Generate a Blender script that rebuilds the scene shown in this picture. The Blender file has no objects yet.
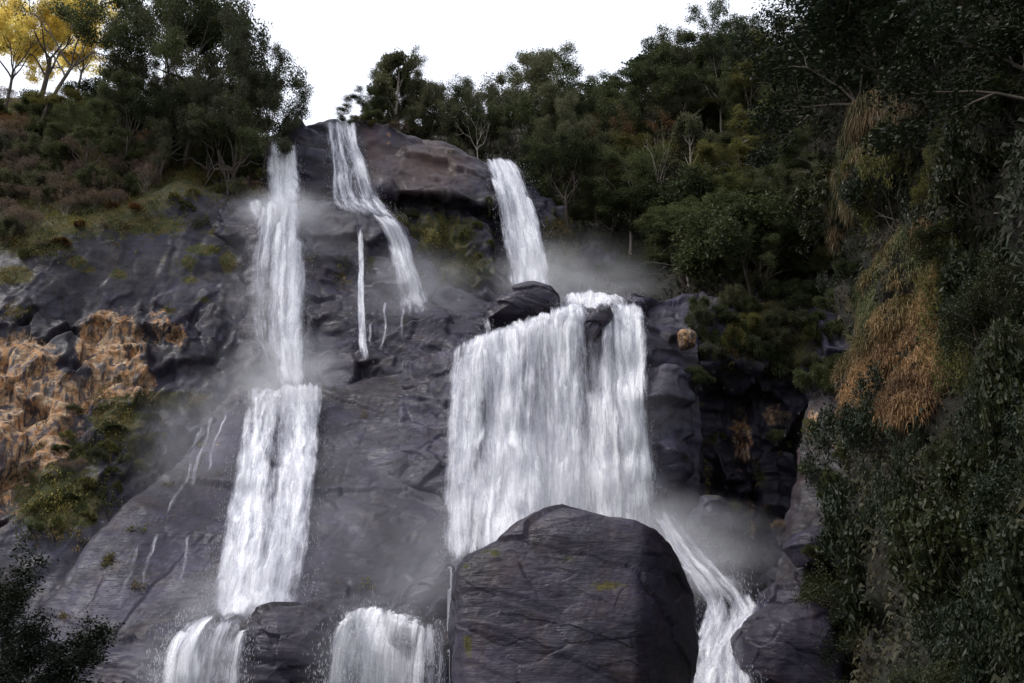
import bpy, math, random
import numpy as np
from mathutils import Vector

# ------------------------------------------------------------------ camera, sky, sun, exposure
S = bpy.context.scene
COL = S.collection
W, H, FOC = 1024.0, 683.0, 995.6
PITCH = math.radians(18.0)
CAM = np.array([0.0, 0.0, 1.7])
cd = bpy.data.cameras.new('camera'); cam = bpy.data.objects.new('camera', cd); COL.objects.link(cam)
cd.sensor_width = 36; cd.lens = 35; cd.clip_start = 0.1; cd.clip_end = 5000
cam.location = CAM; cam.rotation_euler = (math.radians(90) + PITCH, 0, 0)
S.camera = cam
S.view_settings.view_transform = 'Standard'; S.view_settings.look = 'None'
S.view_settings.exposure = 0.36; S.view_settings.gamma = 1
S.render.engine = 'CYCLES'
S.cycles.max_bounces = 5; S.cycles.diffuse_bounces = 2; S.cycles.glossy_bounces = 2
S.cycles.transmission_bounces = 2; S.cycles.transparent_max_bounces = 24; S.cycles.volume_bounces = 1
S.cycles.use_denoising = True
try:
    S.cycles.volume_step_rate = 3.0; S.cycles.volume_max_steps = 48
except Exception: pass
SUN_EL, SUN_AZ = math.radians(52), math.radians(-100)      # azimuth measured from +Y (view direction), minus = left
wd = bpy.data.worlds.new('World'); S.world = wd; wd.use_nodes = True
nt = wd.node_tree; nt.nodes.clear()
sky = nt.nodes.new('ShaderNodeTexSky'); sky.sky_type = 'NISHITA'; sky.sun_disc = False
sky.sun_elevation = SUN_EL; sky.sun_rotation = SUN_AZ; sky.dust_density = 4.0; sky.air_density = 1.0
hs = nt.nodes.new('ShaderNodeHueSaturation'); hs.inputs['Saturation'].default_value = 0.45
b1 = nt.nodes.new('ShaderNodeBackground'); b1.inputs[1].default_value = 0.05
b2 = nt.nodes.new('ShaderNodeBackground'); b2.inputs[0].default_value = (0.86, 0.895, 1.0, 1); b2.inputs[1].default_value = 0.92
ad = nt.nodes.new('ShaderNodeAddShader'); wo = nt.nodes.new('ShaderNodeOutputWorld')
nt.links.new(sky.outputs[0], hs.inputs['Color']); nt.links.new(hs.outputs[0], b1.inputs[0])
nt.links.new(b1.outputs[0], ad.inputs[0]); nt.links.new(b2.outputs[0], ad.inputs[1]); nt.links.new(ad.outputs[0], wo.inputs[0])
sl = bpy.data.lights.new('sun', 'SUN'); sl.energy = 1.5; sl.angle = math.radians(12); sl.color = (1.0, 0.96, 0.93)
so = bpy.data.objects.new('sun', sl); COL.objects.link(so)
sd = Vector((math.sin(SUN_AZ) * math.cos(SUN_EL), math.cos(SUN_AZ) * math.cos(SUN_EL), math.sin(SUN_EL)))
so.rotation_euler = sd.to_track_quat('Z', 'Y').to_euler()

# ------------------------------------------------------------------ helpers
rs = np.random.RandomState(7)
cp_, sp_ = math.cos(PITCH), math.sin(PITCH)
def P(px, py, Y):
    """world point seen at pixel (px,py) at forward distance Y (arrays welcome)"""
    px, py, Y = np.broadcast_arrays(np.asarray(px, float), np.asarray(py, float), np.asarray(Y, float))
    a = (px - W/2) / FOC; b = (H/2 - py) / FOC
    t = Y / (cp_ - b * sp_)
    return np.stack([a * t, Y, CAM[2] + t * (sp_ + b * cp_)], -1)
def PX(p):
    d = p - CAM
    f = d[..., 1] * cp_ + d[..., 2] * sp_; u = -d[..., 1] * sp_ + d[..., 2] * cp_
    f = np.where(np.abs(f) < .1, .1, f)
    return W/2 + FOC * d[..., 0] / f, H/2 - FOC * u / f

def _h(ix, iy, iz, s):
    n = (ix * 374761393 + iy * 668265263 + iz * 2147483647 + s * 1274126177) & 0xffffffff
    n = ((n ^ (n >> 13)) * 1274126177) & 0xffffffff
    n = (n ^ (n >> 16)) & 0xffffffff
    n = (n * 2246822519) & 0xffffffff
    return ((n ^ (n >> 15)) & 0xffffff) / float(0xffffff) * 2 - 1
def vn(p, s=0):
    i = np.floor(p).astype(np.int64); f = p - i; f = f*f*f*(f*(f*6-15)+10)
    x, y, z = i[..., 0], i[..., 1], i[..., 2]; fx, fy, fz = f[..., 0], f[..., 1], f[..., 2]
    def L(a, b, t): return a + (b - a) * t
    def plane(zz):
        return L(L(_h(x, y, zz, s), _h(x+1, y, zz, s), fx), L(_h(x, y+1, zz, s), _h(x+1, y+1, zz, s), fx), fy)
    return L(plane(z), plane(z+1), fz)
def fbm(p, o=4, s=0, g=.5):
    r = 0; a = 1; n = 0
    for k in range(o):
        r = r + a * vn(p * 2.03**k + 17.3*k, s + k); n += a; a *= g
    return r / n
def billow(p, o=4, s=0, g=.36):
    r = 0; a = 1; n = 0
    for k in range(o):
        r = r + a * np.abs(vn(p * 2.03**k + 9.1*k, s + k)); n += a; a *= g
    return r / n * 2 - .6
STR = np.array([0.30, 0.12, 0.94]); STR /= np.linalg.norm(STR)
def strata(p, f=1.0, s=5):
    q = (p @ STR) * f + 1.6 * fbm(p / 7.0, 3, s)
    return np.tanh(2.6*vn(np.stack([q, p[..., 0] * .1, p[..., 1] * .1], -1), s)) * .9 + .35 * np.tanh(3*vn(np.stack([q * 2.7, p[..., 0] * .25, p[..., 1] * .2], -1), s + 1))
def cracks(p, sc=5.0, w=.035, s=70):
    r = 0
    for i, M3 in enumerate(([1, .3, .55], [.5, .3, 1.3])):
        n = fbm(p*np.array(M3)/sc + 5*i + .35*fbm(p/1.5, 2, s+9)[..., None]*.3, 3, s+i*5)
        r = r - np.exp(-(n/w)**2)
    return r
def cells(p, size, s=0, tilt=.25, warp=.35):
    """fractured blocks: every cell a tilted plane of its own height"""
    size = np.array(size, float)
    c0 = p @ np.array([[.955, -.05, .29], [.05, 1, 0], [-.29, 0, .955]])
    c0 = c0 + warp * np.stack([fbm(p/1.7, 3, s+40), fbm(p/1.9+9, 3, s+41), fbm(p/1.5+5, 3, s+42)], -1)
    q = c0/size; i = np.floor(q).astype(np.int64)
    best = np.full(q.shape[:-1], 1e9); val = np.zeros(q.shape[:-1]); sec = best.copy()
    for dx in (-1, 0, 1):
        for dy in (-1, 0, 1):
            for dz in (-1, 0, 1):
                x, y, z = i[..., 0]+dx, i[..., 1]+dy, i[..., 2]+dz
                h1, h2, h3 = _h(x, y, z, s), _h(x, y, z, s+1), _h(x, y, z, s+2)
                ex, ey, ez = q[..., 0]-x-.5-.42*h1, q[..., 1]-y-.5-.42*h2, q[..., 2]-z-.5-.42*h3
                d = ex*ex+ey*ey+ez*ez
                v = _h(x, y, z, s+3)*.5 + tilt*(ex*h2*size[0] + ez*h3*size[2]*1.3 + ey*h1*size[1]*.5)
                m = d < best; sec = np.where(m, best, np.minimum(sec, d)); val = np.where(m, v, val); best = np.where(m, d, best)
    return val - .10*np.exp(-((np.sqrt(sec)-np.sqrt(best))/.035)**2)
def pillars(p, f=.5, s=9):
    w = fbm(p / 5.0, 3, s + 3)
    q = np.stack([p[..., 0] * f + w * .8, p[..., 1] * f, p[..., 2] * f * .16 + w * .6], -1)
    return np.tanh(3.2*vn(q, s)) + .45*np.tanh(3*vn(q*2.3+4, s+1)) + .06*vn(q*6, s+2)
def rockd(p, big=1.0, mid=.5, st=.2, fine=.08, pil=0.0, s=0):
    d = big * fbm(p / 11.0, 3, s) + mid * billow(p / 3.6, 4, s + 11) + st * strata(p, 1.0, s + 5) + fine * fbm(p / .7, 4, s + 20)
    if pil: d = d + pil * pillars(p, .5, s + 30)
    return d
def smooth1(a, k, ax):
    if k < 1: return a
    x = np.arange(-2*k, 2*k+1); w = np.exp(-(x/float(k))**2); w /= w.sum()
    pad = [(0, 0)] * a.ndim; pad[ax] = (2*k, 2*k)
    b = np.pad(a, pad, mode='edge'); r = 0; n = a.shape[ax]
    for i, wi in enumerate(w):
        sl_ = [slice(None)] * a.ndim; sl_[ax] = slice(i, i + n); r = r + wi * b[tuple(sl_)]
    return r
def grid_normals(G):
    du = np.gradient(G, axis=1); dv = np.gradient(G, axis=0)
    n = np.cross(du, dv); n /= np.linalg.norm(n, axis=-1, keepdims=True) + 1e-9
    return n
def mesh_np(name, V, Fq, mats, uv=None, attrs=None, smooth=True, midx=None):
    me = bpy.data.meshes.new(name)
    V = np.ascontiguousarray(V.reshape(-1, 3), dtype=np.float32); Fq = np.asarray(Fq, np.int32)
    k = Fq.shape[1]
    me.vertices.add(len(V)); me.vertices.foreach_set('co', V.ravel())
    me.loops.add(Fq.size); me.loops.foreach_set('vertex_index', Fq.ravel())
    me.polygons.add(len(Fq)); me.polygons.foreach_set('loop_start', np.arange(0, Fq.size, k, dtype=np.int32))
    me.polygons.foreach_set('loop_total', np.full(len(Fq), k, np.int32))
    if smooth: me.polygons.foreach_set('use_smooth', np.ones(len(Fq), bool))
    for m in (mats if isinstance(mats, (list, tuple)) else [mats]): me.materials.append(m)
    if midx is not None: me.polygons.foreach_set('material_index', np.asarray(midx, np.int32))
    for nm, arr in (attrs or {}).items():
        a = me.attributes.new(nm, 'FLOAT_COLOR', 'POINT')
        arr = np.ascontiguousarray(arr.reshape(-1, arr.shape[-1]), dtype=np.float32)
        if arr.shape[1] == 3: arr = np.concatenate([arr, np.ones((len(arr), 1), np.float32)], 1)
        a.data.foreach_set('color', arr.ravel())
    me.update(calc_edges=True); me.validate()
    return me
def link(name, me, parent=None):
    o = bpy.data.objects.new(name, me); COL.objects.link(o)
    if parent is not None: o.parent = parent
    return o
def tag(o, label=None, cat=None, group=None, kind=None):
    if label: o['label'] = label
    if cat: o['category'] = cat
    if group: o['group'] = group
    if kind: o['kind'] = kind
    return o
def gridfaces(nv, nu):
    i = np.arange(nv * nu).reshape(nv, nu)
    return np.stack([i[:-1, :-1], i[:-1, 1:], i[1:, 1:], i[1:, :-1]], -1).reshape(-1, 4)

# ------------------------------------------------------------------ materials
class NT:
    def __init__(s, name):
        s.m = bpy.data.materials.new(name); s.m.use_nodes = True; s.t = s.m.node_tree; s.t.nodes.clear()
        s.out = s.t.nodes.new('ShaderNodeOutputMaterial')
    def n(s, typ, ins=None, **props):
        nd = s.t.nodes.new('ShaderNode' + typ)
        for k, v in props.items(): setattr(nd, k, v)
        for k, v in (ins or {}).items(): s.set(nd, k, v)
        return nd
    def set(s, nd, k, v):
        i = nd.inputs[k]
        if isinstance(v, bpy.types.NodeSocket): s.t.links.new(v, i)
        elif isinstance(v, bpy.types.Node): s.t.links.new(v.outputs[0], i)
        else:
            if isinstance(v, (tuple, list)) and len(v) == 3 and i.type == 'RGBA': v = (*v, 1)
            i.default_value = v
    def math(s, op, a, b=0.0, c=None, clamp=False):
        d = {0: a, 1: b}
        if c is not None: d[2] = c
        return s.n('Math', d, operation=op, use_clamp=clamp).outputs[0]
    def mix(s, f, a, b, bt='MIX'):
        nd = s.n('MixRGB', {0: f, 1: a, 2: b}, blend_type=bt); return nd.outputs[0]
    def mapr(s, v, a, b, c=0.0, d=1.0):
        return s.n('MapRange', {0: v, 1: a, 2: b, 3: c, 4: d}).outputs[0]
    def noise(s, vec, scale, det=4, rough=.55, dist=0.0):
        return s.n('TexNoise', {'Vector': vec, 'Scale': scale, 'Detail': det, 'Roughness': rough, 'Distortion': dist}).outputs[0]
    def scaled(s, vec, sc, rot=(0, 0, 0)):
        return s.n('Mapping', {'Vector': vec, 'Scale': sc, 'Rotation': rot}).outputs[0]

def rock_material(name, c1=(0.012, 0.010, 0.016), c2=(0.046, 0.042, 0.070), brown=.5, streak=.0, rough=(.36, .66), scale=1.0):
    t = NT(name)
    co = t.n('TexCoord').outputs['Object']
    at = t.n('Attribute', attribute_name='mask')
    sp = t.n('SeparateXYZ', {0: at.outputs['Color']})
    orange, moss, dark = sp.outputs; tan = at.outputs['Alpha']
    n1 = t.noise(t.scaled(co, (1, 1, 1.6), (.1, -.4, 0)), .16*scale, 7, .55, .8); n2 = t.noise(co, 1.7*scale, 9, .7)
    tilt = t.scaled(co, (.35, .35, 2.6), (0.12, -0.30, 0))
    n3 = t.noise(tilt, .9*scale, 8, .68, 1.2)
    f = t.math('ADD', t.math('MULTIPLY', n1, .70), t.math('ADD', t.math('MULTIPLY', n2, .13), t.math('MULTIPLY', n3, .17)))
    f = t.mapr(f, .39, .63)
    c = t.mix(f, c1, c2)
    br = t.mapr(t.noise(co, .35*scale, 6, .7, 1.0), .52, .68, 0, brown)
    c = t.mix(br, c, (0.050, 0.031, 0.030))
    c = t.mix(t.math('MULTIPLY', tan, t.mapr(n2, .3, .7, .5, 1)), c, (0.085, 0.043, 0.024))
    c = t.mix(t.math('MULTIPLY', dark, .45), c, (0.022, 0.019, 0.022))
    vs = t.noise(t.scaled(co, (1.0, 1.0, .07)), 1.3, 7, .65, .4)
    sk = t.mapr(vs, .45, .53, 0, 1)
    c = t.mix(t.math('MULTIPLY', sk, t.math('MAXIMUM', dark, streak)), c, (0.017, 0.015, 0.017))
    pale = t.mapr(t.noise(t.scaled(co, (1.4, 1.4, .25)), 1.1, 8, .75, .5), .58, .70, 0, .55)
    c = t.mix(t.math('MULTIPLY', pale, t.math('MAXIMUM', dark, .12)), c, (0.11, 0.095, 0.09))
    # orange / pale weathered limestone-like faces
    on = t.noise(co, .55, 9, .72, .8)
    oc = t.mix(t.mapr(t.noise(co, .9, 6, .7), .40, .60), (0.43, 0.215, 0.085), (0.50, 0.385, 0.26))
    oc = t.mix(t.mapr(n2, .35, .62), (0.17, 0.09, 0.045), oc)
    vc = t.n('TexVoronoi', {'Vector': t.n('VectorMath', {0: t.scaled(co, (.9, .9, .45), (0, -.2, 0)), 1: t.n('TexNoise', {'Vector': co, 'Scale': .9, 'Detail': 4.0}).outputs['Color']}, operation='ADD').outputs[0], 'Scale': 1.0}, feature='DISTANCE_TO_EDGE').outputs[0]
    oc = t.mix(t.mapr(vc, .0, .035, .7, 0), oc, (0.022, 0.017, 0.014))
    om = t.mapr(t.math('ADD', orange, t.math('MULTIPLY', t.math('SUBTRACT', on, .5), 1.5)), .42, .56)
    om = t.math('MULTIPLY', om, t.math('SUBTRACT', 1.0, t.mapr(vs, .50, .56, 0, .85)))
    c = t.mix(om, c, oc)
    # dark thin strata seams
    sm = t.mapr(t.noise(t.scaled(co, (.22, .22, 2.2), (0.10, -0.33, 0)), 1.6*scale, 5, .6, .9), .485, .50, 1, 0)
    sm2 = t.mapr(t.noise(t.scaled(co, (.22, .22, 2.2), (0.10, -0.33, 0)), 1.6*scale, 5, .6, .9), .50, .515, 0, 1)
    seam = t.math('SUBTRACT', 1.0, t.math('ADD', sm, sm2), clamp=True)
    c = t.mix(t.math('MULTIPLY', seam, .45), c, (0.02, 0.017, 0.02))
    # moss
    mn = t.noise(co, 1.2, 9, .75)
    mm = t.mapr(t.math('ADD', moss, t.math('MULTIPLY', t.math('SUBTRACT', mn, .5), 1.8)), .48, .66)
    mc = t.mix(t.mapr(t.noise(co, .8, 5, .6), .4, .6), (0.050, 0.060, 0.016), (0.115, 0.090, 0.030))
    mc = t.mix(t.mapr(t.noise(co, 6.0, 4, .7), .35, .65), (0.020, 0.022, 0.010), mc)
    c = t.mix(mm, c, mc)
    bh = t.math('ADD', t.math('MULTIPLY', n3, .32), t.math('ADD', t.math('MULTIPLY', t.noise(co, 2.6, 8, .62), .22), t.math('MULTIPLY', seam, -.12)))
    vo = t.n('TexVoronoi', {'Vector': t.scaled(co, (.5, .5, 1.1), (.2, -.3, .1)), 'Scale': .8*scale}, feature='DISTANCE_TO_EDGE').outputs[0]
    bh = t.math('ADD', bh, t.math('MULTIPLY', t.mapr(vo, 0, .05), .03))
    bp = t.n('Bump', {'Height': bh, 'Strength': .55, 'Distance': .3})
    ro = t.mapr(t.noise(co, .5, 6, .7), .35, .65, rough[0], rough[1])
    ro = t.math('MAXIMUM', ro, t.math('MULTIPLY', t.math('MAXIMUM', mm, om), .9))
    b = t.n('BsdfPrincipled', {'Base Color': c, 'Roughness': ro, 'Normal': bp})
    b.inputs['Specular IOR Level'].default_value = .26
    t.t.links.new(b.outputs[0], t.out.inputs[0])
    return t.m
M = {}
M['rock'] = rock_material('wet_rock')
M['cliff'] = rock_material('streaked_cliff_rock', c1=(0.010, 0.009, 0.012), c2=(0.040, 0.037, 0.066), brown=.7)
M['boulder'] = rock_material('boulder_rock', c1=(0.013, 0.010, 0.015), c2=(0.040, 0.033, 0.056), brown=.55, rough=(.26, .55), scale=1.6)

def soil_material(name, cols):
    t = NT(name); co = t.n('TexCoord').outputs['Object']
    a = t.noise(co, .25, 8, .7); b = t.noise(co, 1.6, 8, .75)
    c = t.mix(t.mapr(a, .38, .62), cols[0], cols[1]); c = t.mix(t.mapr(b, .42, .66), c, cols[2])
    bp = t.n('Bump', {'Height': t.noise(co, 2.5, 9, .75), 'Strength': 1.0, 'Distance': .6})
    s = t.n('BsdfPrincipled', {'Base Color': c, 'Roughness': .95, 'Normal': bp})
    t.t.links.new(s.outputs[0], t.out.inputs[0]); return t.m
M['soil'] = soil_material('forest_floor', [(0.022, 0.026, 0.012), (0.050, 0.036, 0.022), (0.016, 0.015, 0.010)])
M['ground'] = soil_material('ground_soil', [(0.040, 0.045, 0.02), (0.060, 0.048, 0.033), (0.03, 0.028, 0.02)])

def leaf_material(name, ca, cb, trans=.35, rough=.6, spec=.15, nscale=.6):
    t = NT(name); co = t.n('TexCoord').outputs['Object']
    oi = t.n('ObjectInfo').outputs['Random']
    g = t.n('Attribute', attribute_name='tint'); gr = t.n('SeparateXYZ', {0: g.outputs['Color']}).outputs[0]
    f = t.math('ADD', t.math('MULTIPLY', t.noise(co, nscale, 4, .6), .5), t.math('ADD', t.math('MULTIPLY', gr, .35), t.math('MULTIPLY', oi, .30)))
    c = t.mix(t.mapr(f, .30, .80), ca, cb)
    p = t.n('BsdfPrincipled', {'Base Color': c, 'Roughness': rough}); p.inputs['Specular IOR Level'].default_value = spec
    tr = t.n('BsdfTranslucent', {'Color': c})
    m = t.n('MixShader', {0: trans, 1: p, 2: tr})
    t.t.links.new(m.outputs[0], t.out.inputs[0]); return t.m
M['leaf_dark'] = leaf_material('leaf_dark_green', (0.0220, 0.0308, 0.0141), (0.0933, 0.1074, 0.0405))
M['leaf_mid'] = leaf_material('leaf_olive_green', (0.0370, 0.0466, 0.0141), (0.1443, 0.1338, 0.0405))
M['leaf_grey'] = leaf_material('leaf_grey_green', (0.0343, 0.0422, 0.0220), (0.1258, 0.1241, 0.0616))
M['leaf_rust'] = leaf_material('leaf_rusty', (0.055, 0.036, 0.018), (0.16, 0.075, 0.025))
M['leaf_sun_paint'] = leaf_material('leaf_golden_sun_paint', (0.80, 0.56, 0.09), (1.0, 0.88, 0.32), trans=.6)  # sunlight on the far crowns, painted into the leaf colour
M['leaf_gloss'] = leaf_material('leaf_glossy_green', (0.007, 0.012, 0.006), (0.026, 0.037, 0.014), trans=.15, rough=.5, spec=.25, nscale=1.2)
M['leaf_olive'] = leaf_material('leaf_olive_dark', (0.010, 0.016, 0.006), (0.042, 0.048, 0.015), trans=.3, rough=.5, spec=.25, nscale=1.0)
M['leaf_black'] = leaf_material('leaf_shade_green', (0.008, 0.012, 0.007), (0.018, 0.026, 0.011), trans=.2)
M['dry'] = leaf_material('dry_twig_leaf', (0.090, 0.066, 0.048), (0.24, 0.175, 0.12), trans=.2)
def bark_material(name, a, b):
    t = NT(name); co = t.n('TexCoord').outputs['Object']
    n = t.noise(t.scaled(co, (3, 3, .6)), 1.5, 7, .7)
    s = t.n('BsdfPrincipled', {'Base Color': t.mix(t.mapr(n, .35, .65), a, b), 'Roughness': .9, 'Normal': t.n('Bump', {'Height': n, 'Strength': .6, 'Distance': .1})})
    t.t.links.new(s.outputs[0], t.out.inputs[0]); return t.m
M['bark'] = bark_material('bark_dark', (0.030, 0.024, 0.018), (0.085, 0.066, 0.05))
M['bark_pale'] = bark_material('bark_pale', (0.12, 0.10, 0.08), (0.32, 0.28, 0.23))
def attr_material(name, rough=.8, trans=.25):
    t = NT(name); a = t.n('Attribute', attribute_name='tint').outputs['Color']
    p = t.n('BsdfPrincipled', {'Base Color': a, 'Roughness': rough}); tr = t.n('BsdfTranslucent', {'Color': a})
    m = t.n('MixShader', {0: trans, 1: p, 2: tr}); t.t.links.new(m.outputs[0], t.out.inputs[0]); return t.m
M['grass'] = attr_material('grass_blades')

def water_material(name, lo=.25, hi=.82, seed=0.0, streak=(1.5, .16)):
    t = NT(name)
    a = t.n('Attribute', attribute_name='flow'); s = t.n('SeparateXYZ', {0: a.outputs['Color']}); u, v, d = s.outputs
    def vec(su, sv, o): return t.n('CombineXYZ', {0: t.math('MULTIPLY', u, su), 1: t.math('MULTIPLY', v, sv), 2: seed + o}).outputs[0]
    n1 = t.noise(vec(streak[0], streak[1], 0), 1.0, 5, .62, .9)
    n2 = t.noise(vec(3.6, .38, 3), 1.0, 5, .55, 1.2)
    n3 = t.noise(vec(7.0, 2.2, 7), 1.0, 4, .6, .3)
    n4 = t.noise(vec(.35, .30, 9), 1.0, 3, .5)
    f = t.math('ADD', t.math('MULTIPLY', n1, .46), t.math('ADD', t.math('MULTIPLY', n2, .28), t.math('ADD', t.math('MULTIPLY', n3, .14), t.math('MULTIPLY', n4, .20))))
    f = t.math('ADD', t.math('MULTIPLY', f, 1.35), t.math('ADD', t.math('MULTIPLY', t.math('SUBTRACT', d, .62), .60), -.22))
    al = t.n('MapRange', {0: f, 1: lo, 2: hi, 3: 0, 4: 1}, interpolation_type='SMOOTHSTEP').outputs[0]
    al = t.math('MULTIPLY', al, t.mapr(d, 0.0, .35))
    col = t.mix(t.mapr(f, .45, .70), (0.66, 0.66, 0.74), (0.97, 0.97, 0.99))
    bp = t.n('Bump', {'Height': t.math('ADD', n1, t.math('MULTIPLY', n2, .7)), 'Strength': .5, 'Distance': .5})
    p = t.n('BsdfDiffuse', {'Color': col, 'Normal': bp}); tr = t.n('BsdfTranslucent', {'Color': col, 'Normal': bp})
    m = t.n('MixShader', {0: .25, 1: p, 2: tr}); tp = t.n('BsdfTransparent')
    o = t.n('MixShader', {0: al, 1: tp, 2: m}); t.t.links.new(o.outputs[0], t.out.inputs[0]); return t.m
M['water'] = water_material('falling_water')
M['veil'] = water_material('falling_water_veil', .38, .95, 31.0, (2.2, .10))
def spray_material():
    t = NT('spray_droplets'); p = t.n('BsdfDiffuse', {'Color': (.85, .86, .9)}); tr = t.n('BsdfTranslucent', {'Color': (.85, .86, .9)})
    m = t.n('MixShader', {0: .4, 1: p, 2: tr}); tp = t.n('BsdfTransparent')
    o = t.n('MixShader', {0: .4, 1: tp, 2: m}); t.t.links.new(o.outputs[0], t.out.inputs[0]); return t.m
M['spray'] = spray_material()
def pool_material():
    t = NT('river_water'); co = t.n('TexCoord').outputs['Object']
    n = t.noise(co, 1.2, 6, .65); c = t.mix(t.mapr(n, .5, .62), (0.03, 0.035, 0.035), (.7, .72, .75))
    p = t.n('BsdfPrincipled', {'Base Color': c, 'Roughness': .15, 'Normal': t.n('Bump', {'Height': n, 'Strength': .5, 'Distance': .2})})
    t.t.links.new(p.outputs[0], t.out.inputs[0]); return t.m
M['pool'] = pool_material()

# ------------------------------------------------------------------ terrain
TERR = []          # (verts, normals) of every terrain sheet, for planting
def rowW(pts, n):
    """pts: list of (px,py,Y) -> n world points, parameter = fraction of the row's px range"""
    a = np.array(pts, float); x = np.linspace(a[0, 0], a[-1, 0], n)
    return P(x, np.interp(x, a[:, 0], a[:, 1]), np.interp(x, a[:, 0], a[:, 2]))
def loft(rows, nu, step_px=1.6, sm=(3, 5), back=None, down=None):
    R = []
    for r in rows: R.append(rowW(r, nu))
    if back:
        for dY, dz in back: R.insert(0, R[0] + np.array([0, dY, dz]))
    if down:
        for dY, dz in down: R.append(R[-1] + np.array([0, dY, dz]))
    R = np.stack(R)
    seg = []
    for j in range(len(R) - 1):
        L = np.linalg.norm(R[j+1] - R[j], axis=-1).mean(); dist = R[j][:, 1].mean()
        seg.append(max(3, int(L / (dist / FOC * step_px))))
    out = []
    for j, k in enumerate(seg):
        k = min(k, 260); t = np.linspace(0, 1, k, endpoint=(j == len(seg)-1))[:, None, None]
        out.append(R[j][None] * (1-t) + R[j+1][None] * t)
    G = np.concatenate(out, 0)
    G = smooth1(smooth1(G, sm[0], 1), sm[1], 0)
    return G
def orient(G):
    n = grid_normals(G)
    if ((CAM - G) * n).sum(-1).mean() < 0: n = -n
    return n
def blobs(G, bl):
    px, py = PX(G); m = np.zeros(px.shape)
    for x, y, rx, ry, k in bl: m = np.maximum(m, k * np.exp(-((px-x)/rx)**2 - ((py-y)/ry)**2))
    return m
def terrain(name, G, mat, disp, orange=(), moss=(), dark=(), tan=(), upmoss=0.0, plant=True, label=None):
    n = orient(G); d = disp(G) + (0 if mat is M['soil'] else .10*cracks(G, 9.0, .022)); d = smooth1(smooth1(d, 1, 0), 1, 1) + (0 if mat is M['soil'] else .05*fbm(G/.5, 3, 990)); G2 = G + n * d[..., None]
    G2 = G2
    n2 = orient(G2)
    mo = blobs(G2, moss)
    if upmoss: mo = np.maximum(mo, upmoss * np.clip((n2[..., 2] - .55) * 2.5, 0, 1))
    mk = np.stack([blobs(G2, orange), mo, blobs(G2, dark), blobs(G2, tan)], -1)
    F = gridfaces(*G2.shape[:2])
    c = np.cross(G2[0, 1] - G2[0, 0], G2[1, 1] - G2[0, 0])
    if (np.cross(G2[:-1, 1:] - G2[:-1, :-1], G2[1:, :-1] - G2[:-1, :-1]) * n2[:-1, :-1]).sum() < 0: F = F[:, ::-1]
    me = mesh_np(name, G2, F, mat, attrs={'mask': mk})
    o = link(name, me); tag(o, kind='structure')
    if label: o['label'] = label
    if plant: TERR.append((G2.reshape(-1, 3), n2.reshape(-1, 3)))
    return G2, n2, mk
# bed of the gorge
g = np.stack(np.meshgrid(np.linspace(-900, 900, 120), np.linspace(-300, 1500, 120)), -1)
gz = -3.0 + 0 * g[..., :1]
G = np.concatenate([g, gz], -1)
me = mesh_np('ground', G, gridfaces(120, 120), M['ground']); tag(link('ground', me), kind='structure')

# hill behind with the forest
rows = [[(200,150,190),(330,146,185),(450,122,180),(560,115,180),(660,105,175),(760,80,165),(860,20,150),(1000,-60,130),(1200,-120,110)],
        [(200,165,165),(330,160,150),(450,145,148),(560,160,150),(660,150,150),(760,130,140),(860,90,125),(1000,20,110),(1200,-60,90)],
        [(300,230,126),(450,215,125),(560,235,126),(660,225,125),(760,210,118),(860,190,105),(1000,150,95),(1200,100,80)],
        [(300,300,112),(450,290,112),(560,300,110),(660,285,105),(760,275,98),(860,300,88),(1000,300,80),(1200,300,70)],
        [(300,420,106),(450,420,106),(560,420,104),(660,420,100),(760,420,94),(860,450,84),(1000,500,76),(1200,500,66)]]
G_hill = terrain('hillside', loft(rows, 300, 4, (4, 4), back=[(60, -5)]), M['soil'], lambda p: 3.0 * fbm(p/14, 3, 3) + .8 * fbm(p/2.5, 4, 5))
# left bank above the cliff and the cliff under it
rows = [[(-160,95,150),(0,98,148),(100,100,145),(200,118,140),(290,150,135)],
        [(-160,130,122),(0,128,120),(100,135,120),(200,140,120),(290,165,119)],
        [(-160,290,98),(0,262,99),(60,236,100),(130,210,103),(180,192,105),(230,196,106),(290,215,106)],
        [(-160,335,95),(0,300,96),(60,290,98),(130,275,101),(200,270,103),(290,290,103)],
        [(-160,360,94),(0,345,94),(60,330,96),(130,330,99),(200,340,100),(290,370,99)],
        [(-160,450,86),(0,430,87),(60,420,89),(130,405,93),(200,400,95),(290,420,95)],
        [(-160,560,80),(0,530,82),(50,520,83),(100,530,84),(160,520,86),(290,520,88)],
        [(-160,720,70),(0,700,72),(60,690,73),(120,690,74),(180,700,75),(290,720,76)]]
def dl(p):
    px, py = PX(p); w = np.clip((py - 200)/40, 0, 1) * np.clip((560 - py)/60, 0, 1)
    return .9*fbm(p/9, 3, 1) + w*((.2+.3*np.clip((py-290)/30, 0, 1))*pillars(p, .30, 9) + (.15+1.2*np.clip((py-290)/30, 0, 1)*np.clip((230-px)/60, 0, 1))*cells(p, (2.6, 3, 6.0), 12, .22) + .45*np.clip((py-290)/30, 0, 1)*cells(p, (1.1, 1.3, 1.9), 14, .25) + .2*strata(p, .5, 6)) + (1-w)*.5*fbm(p/2.5, 4, 5)
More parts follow.
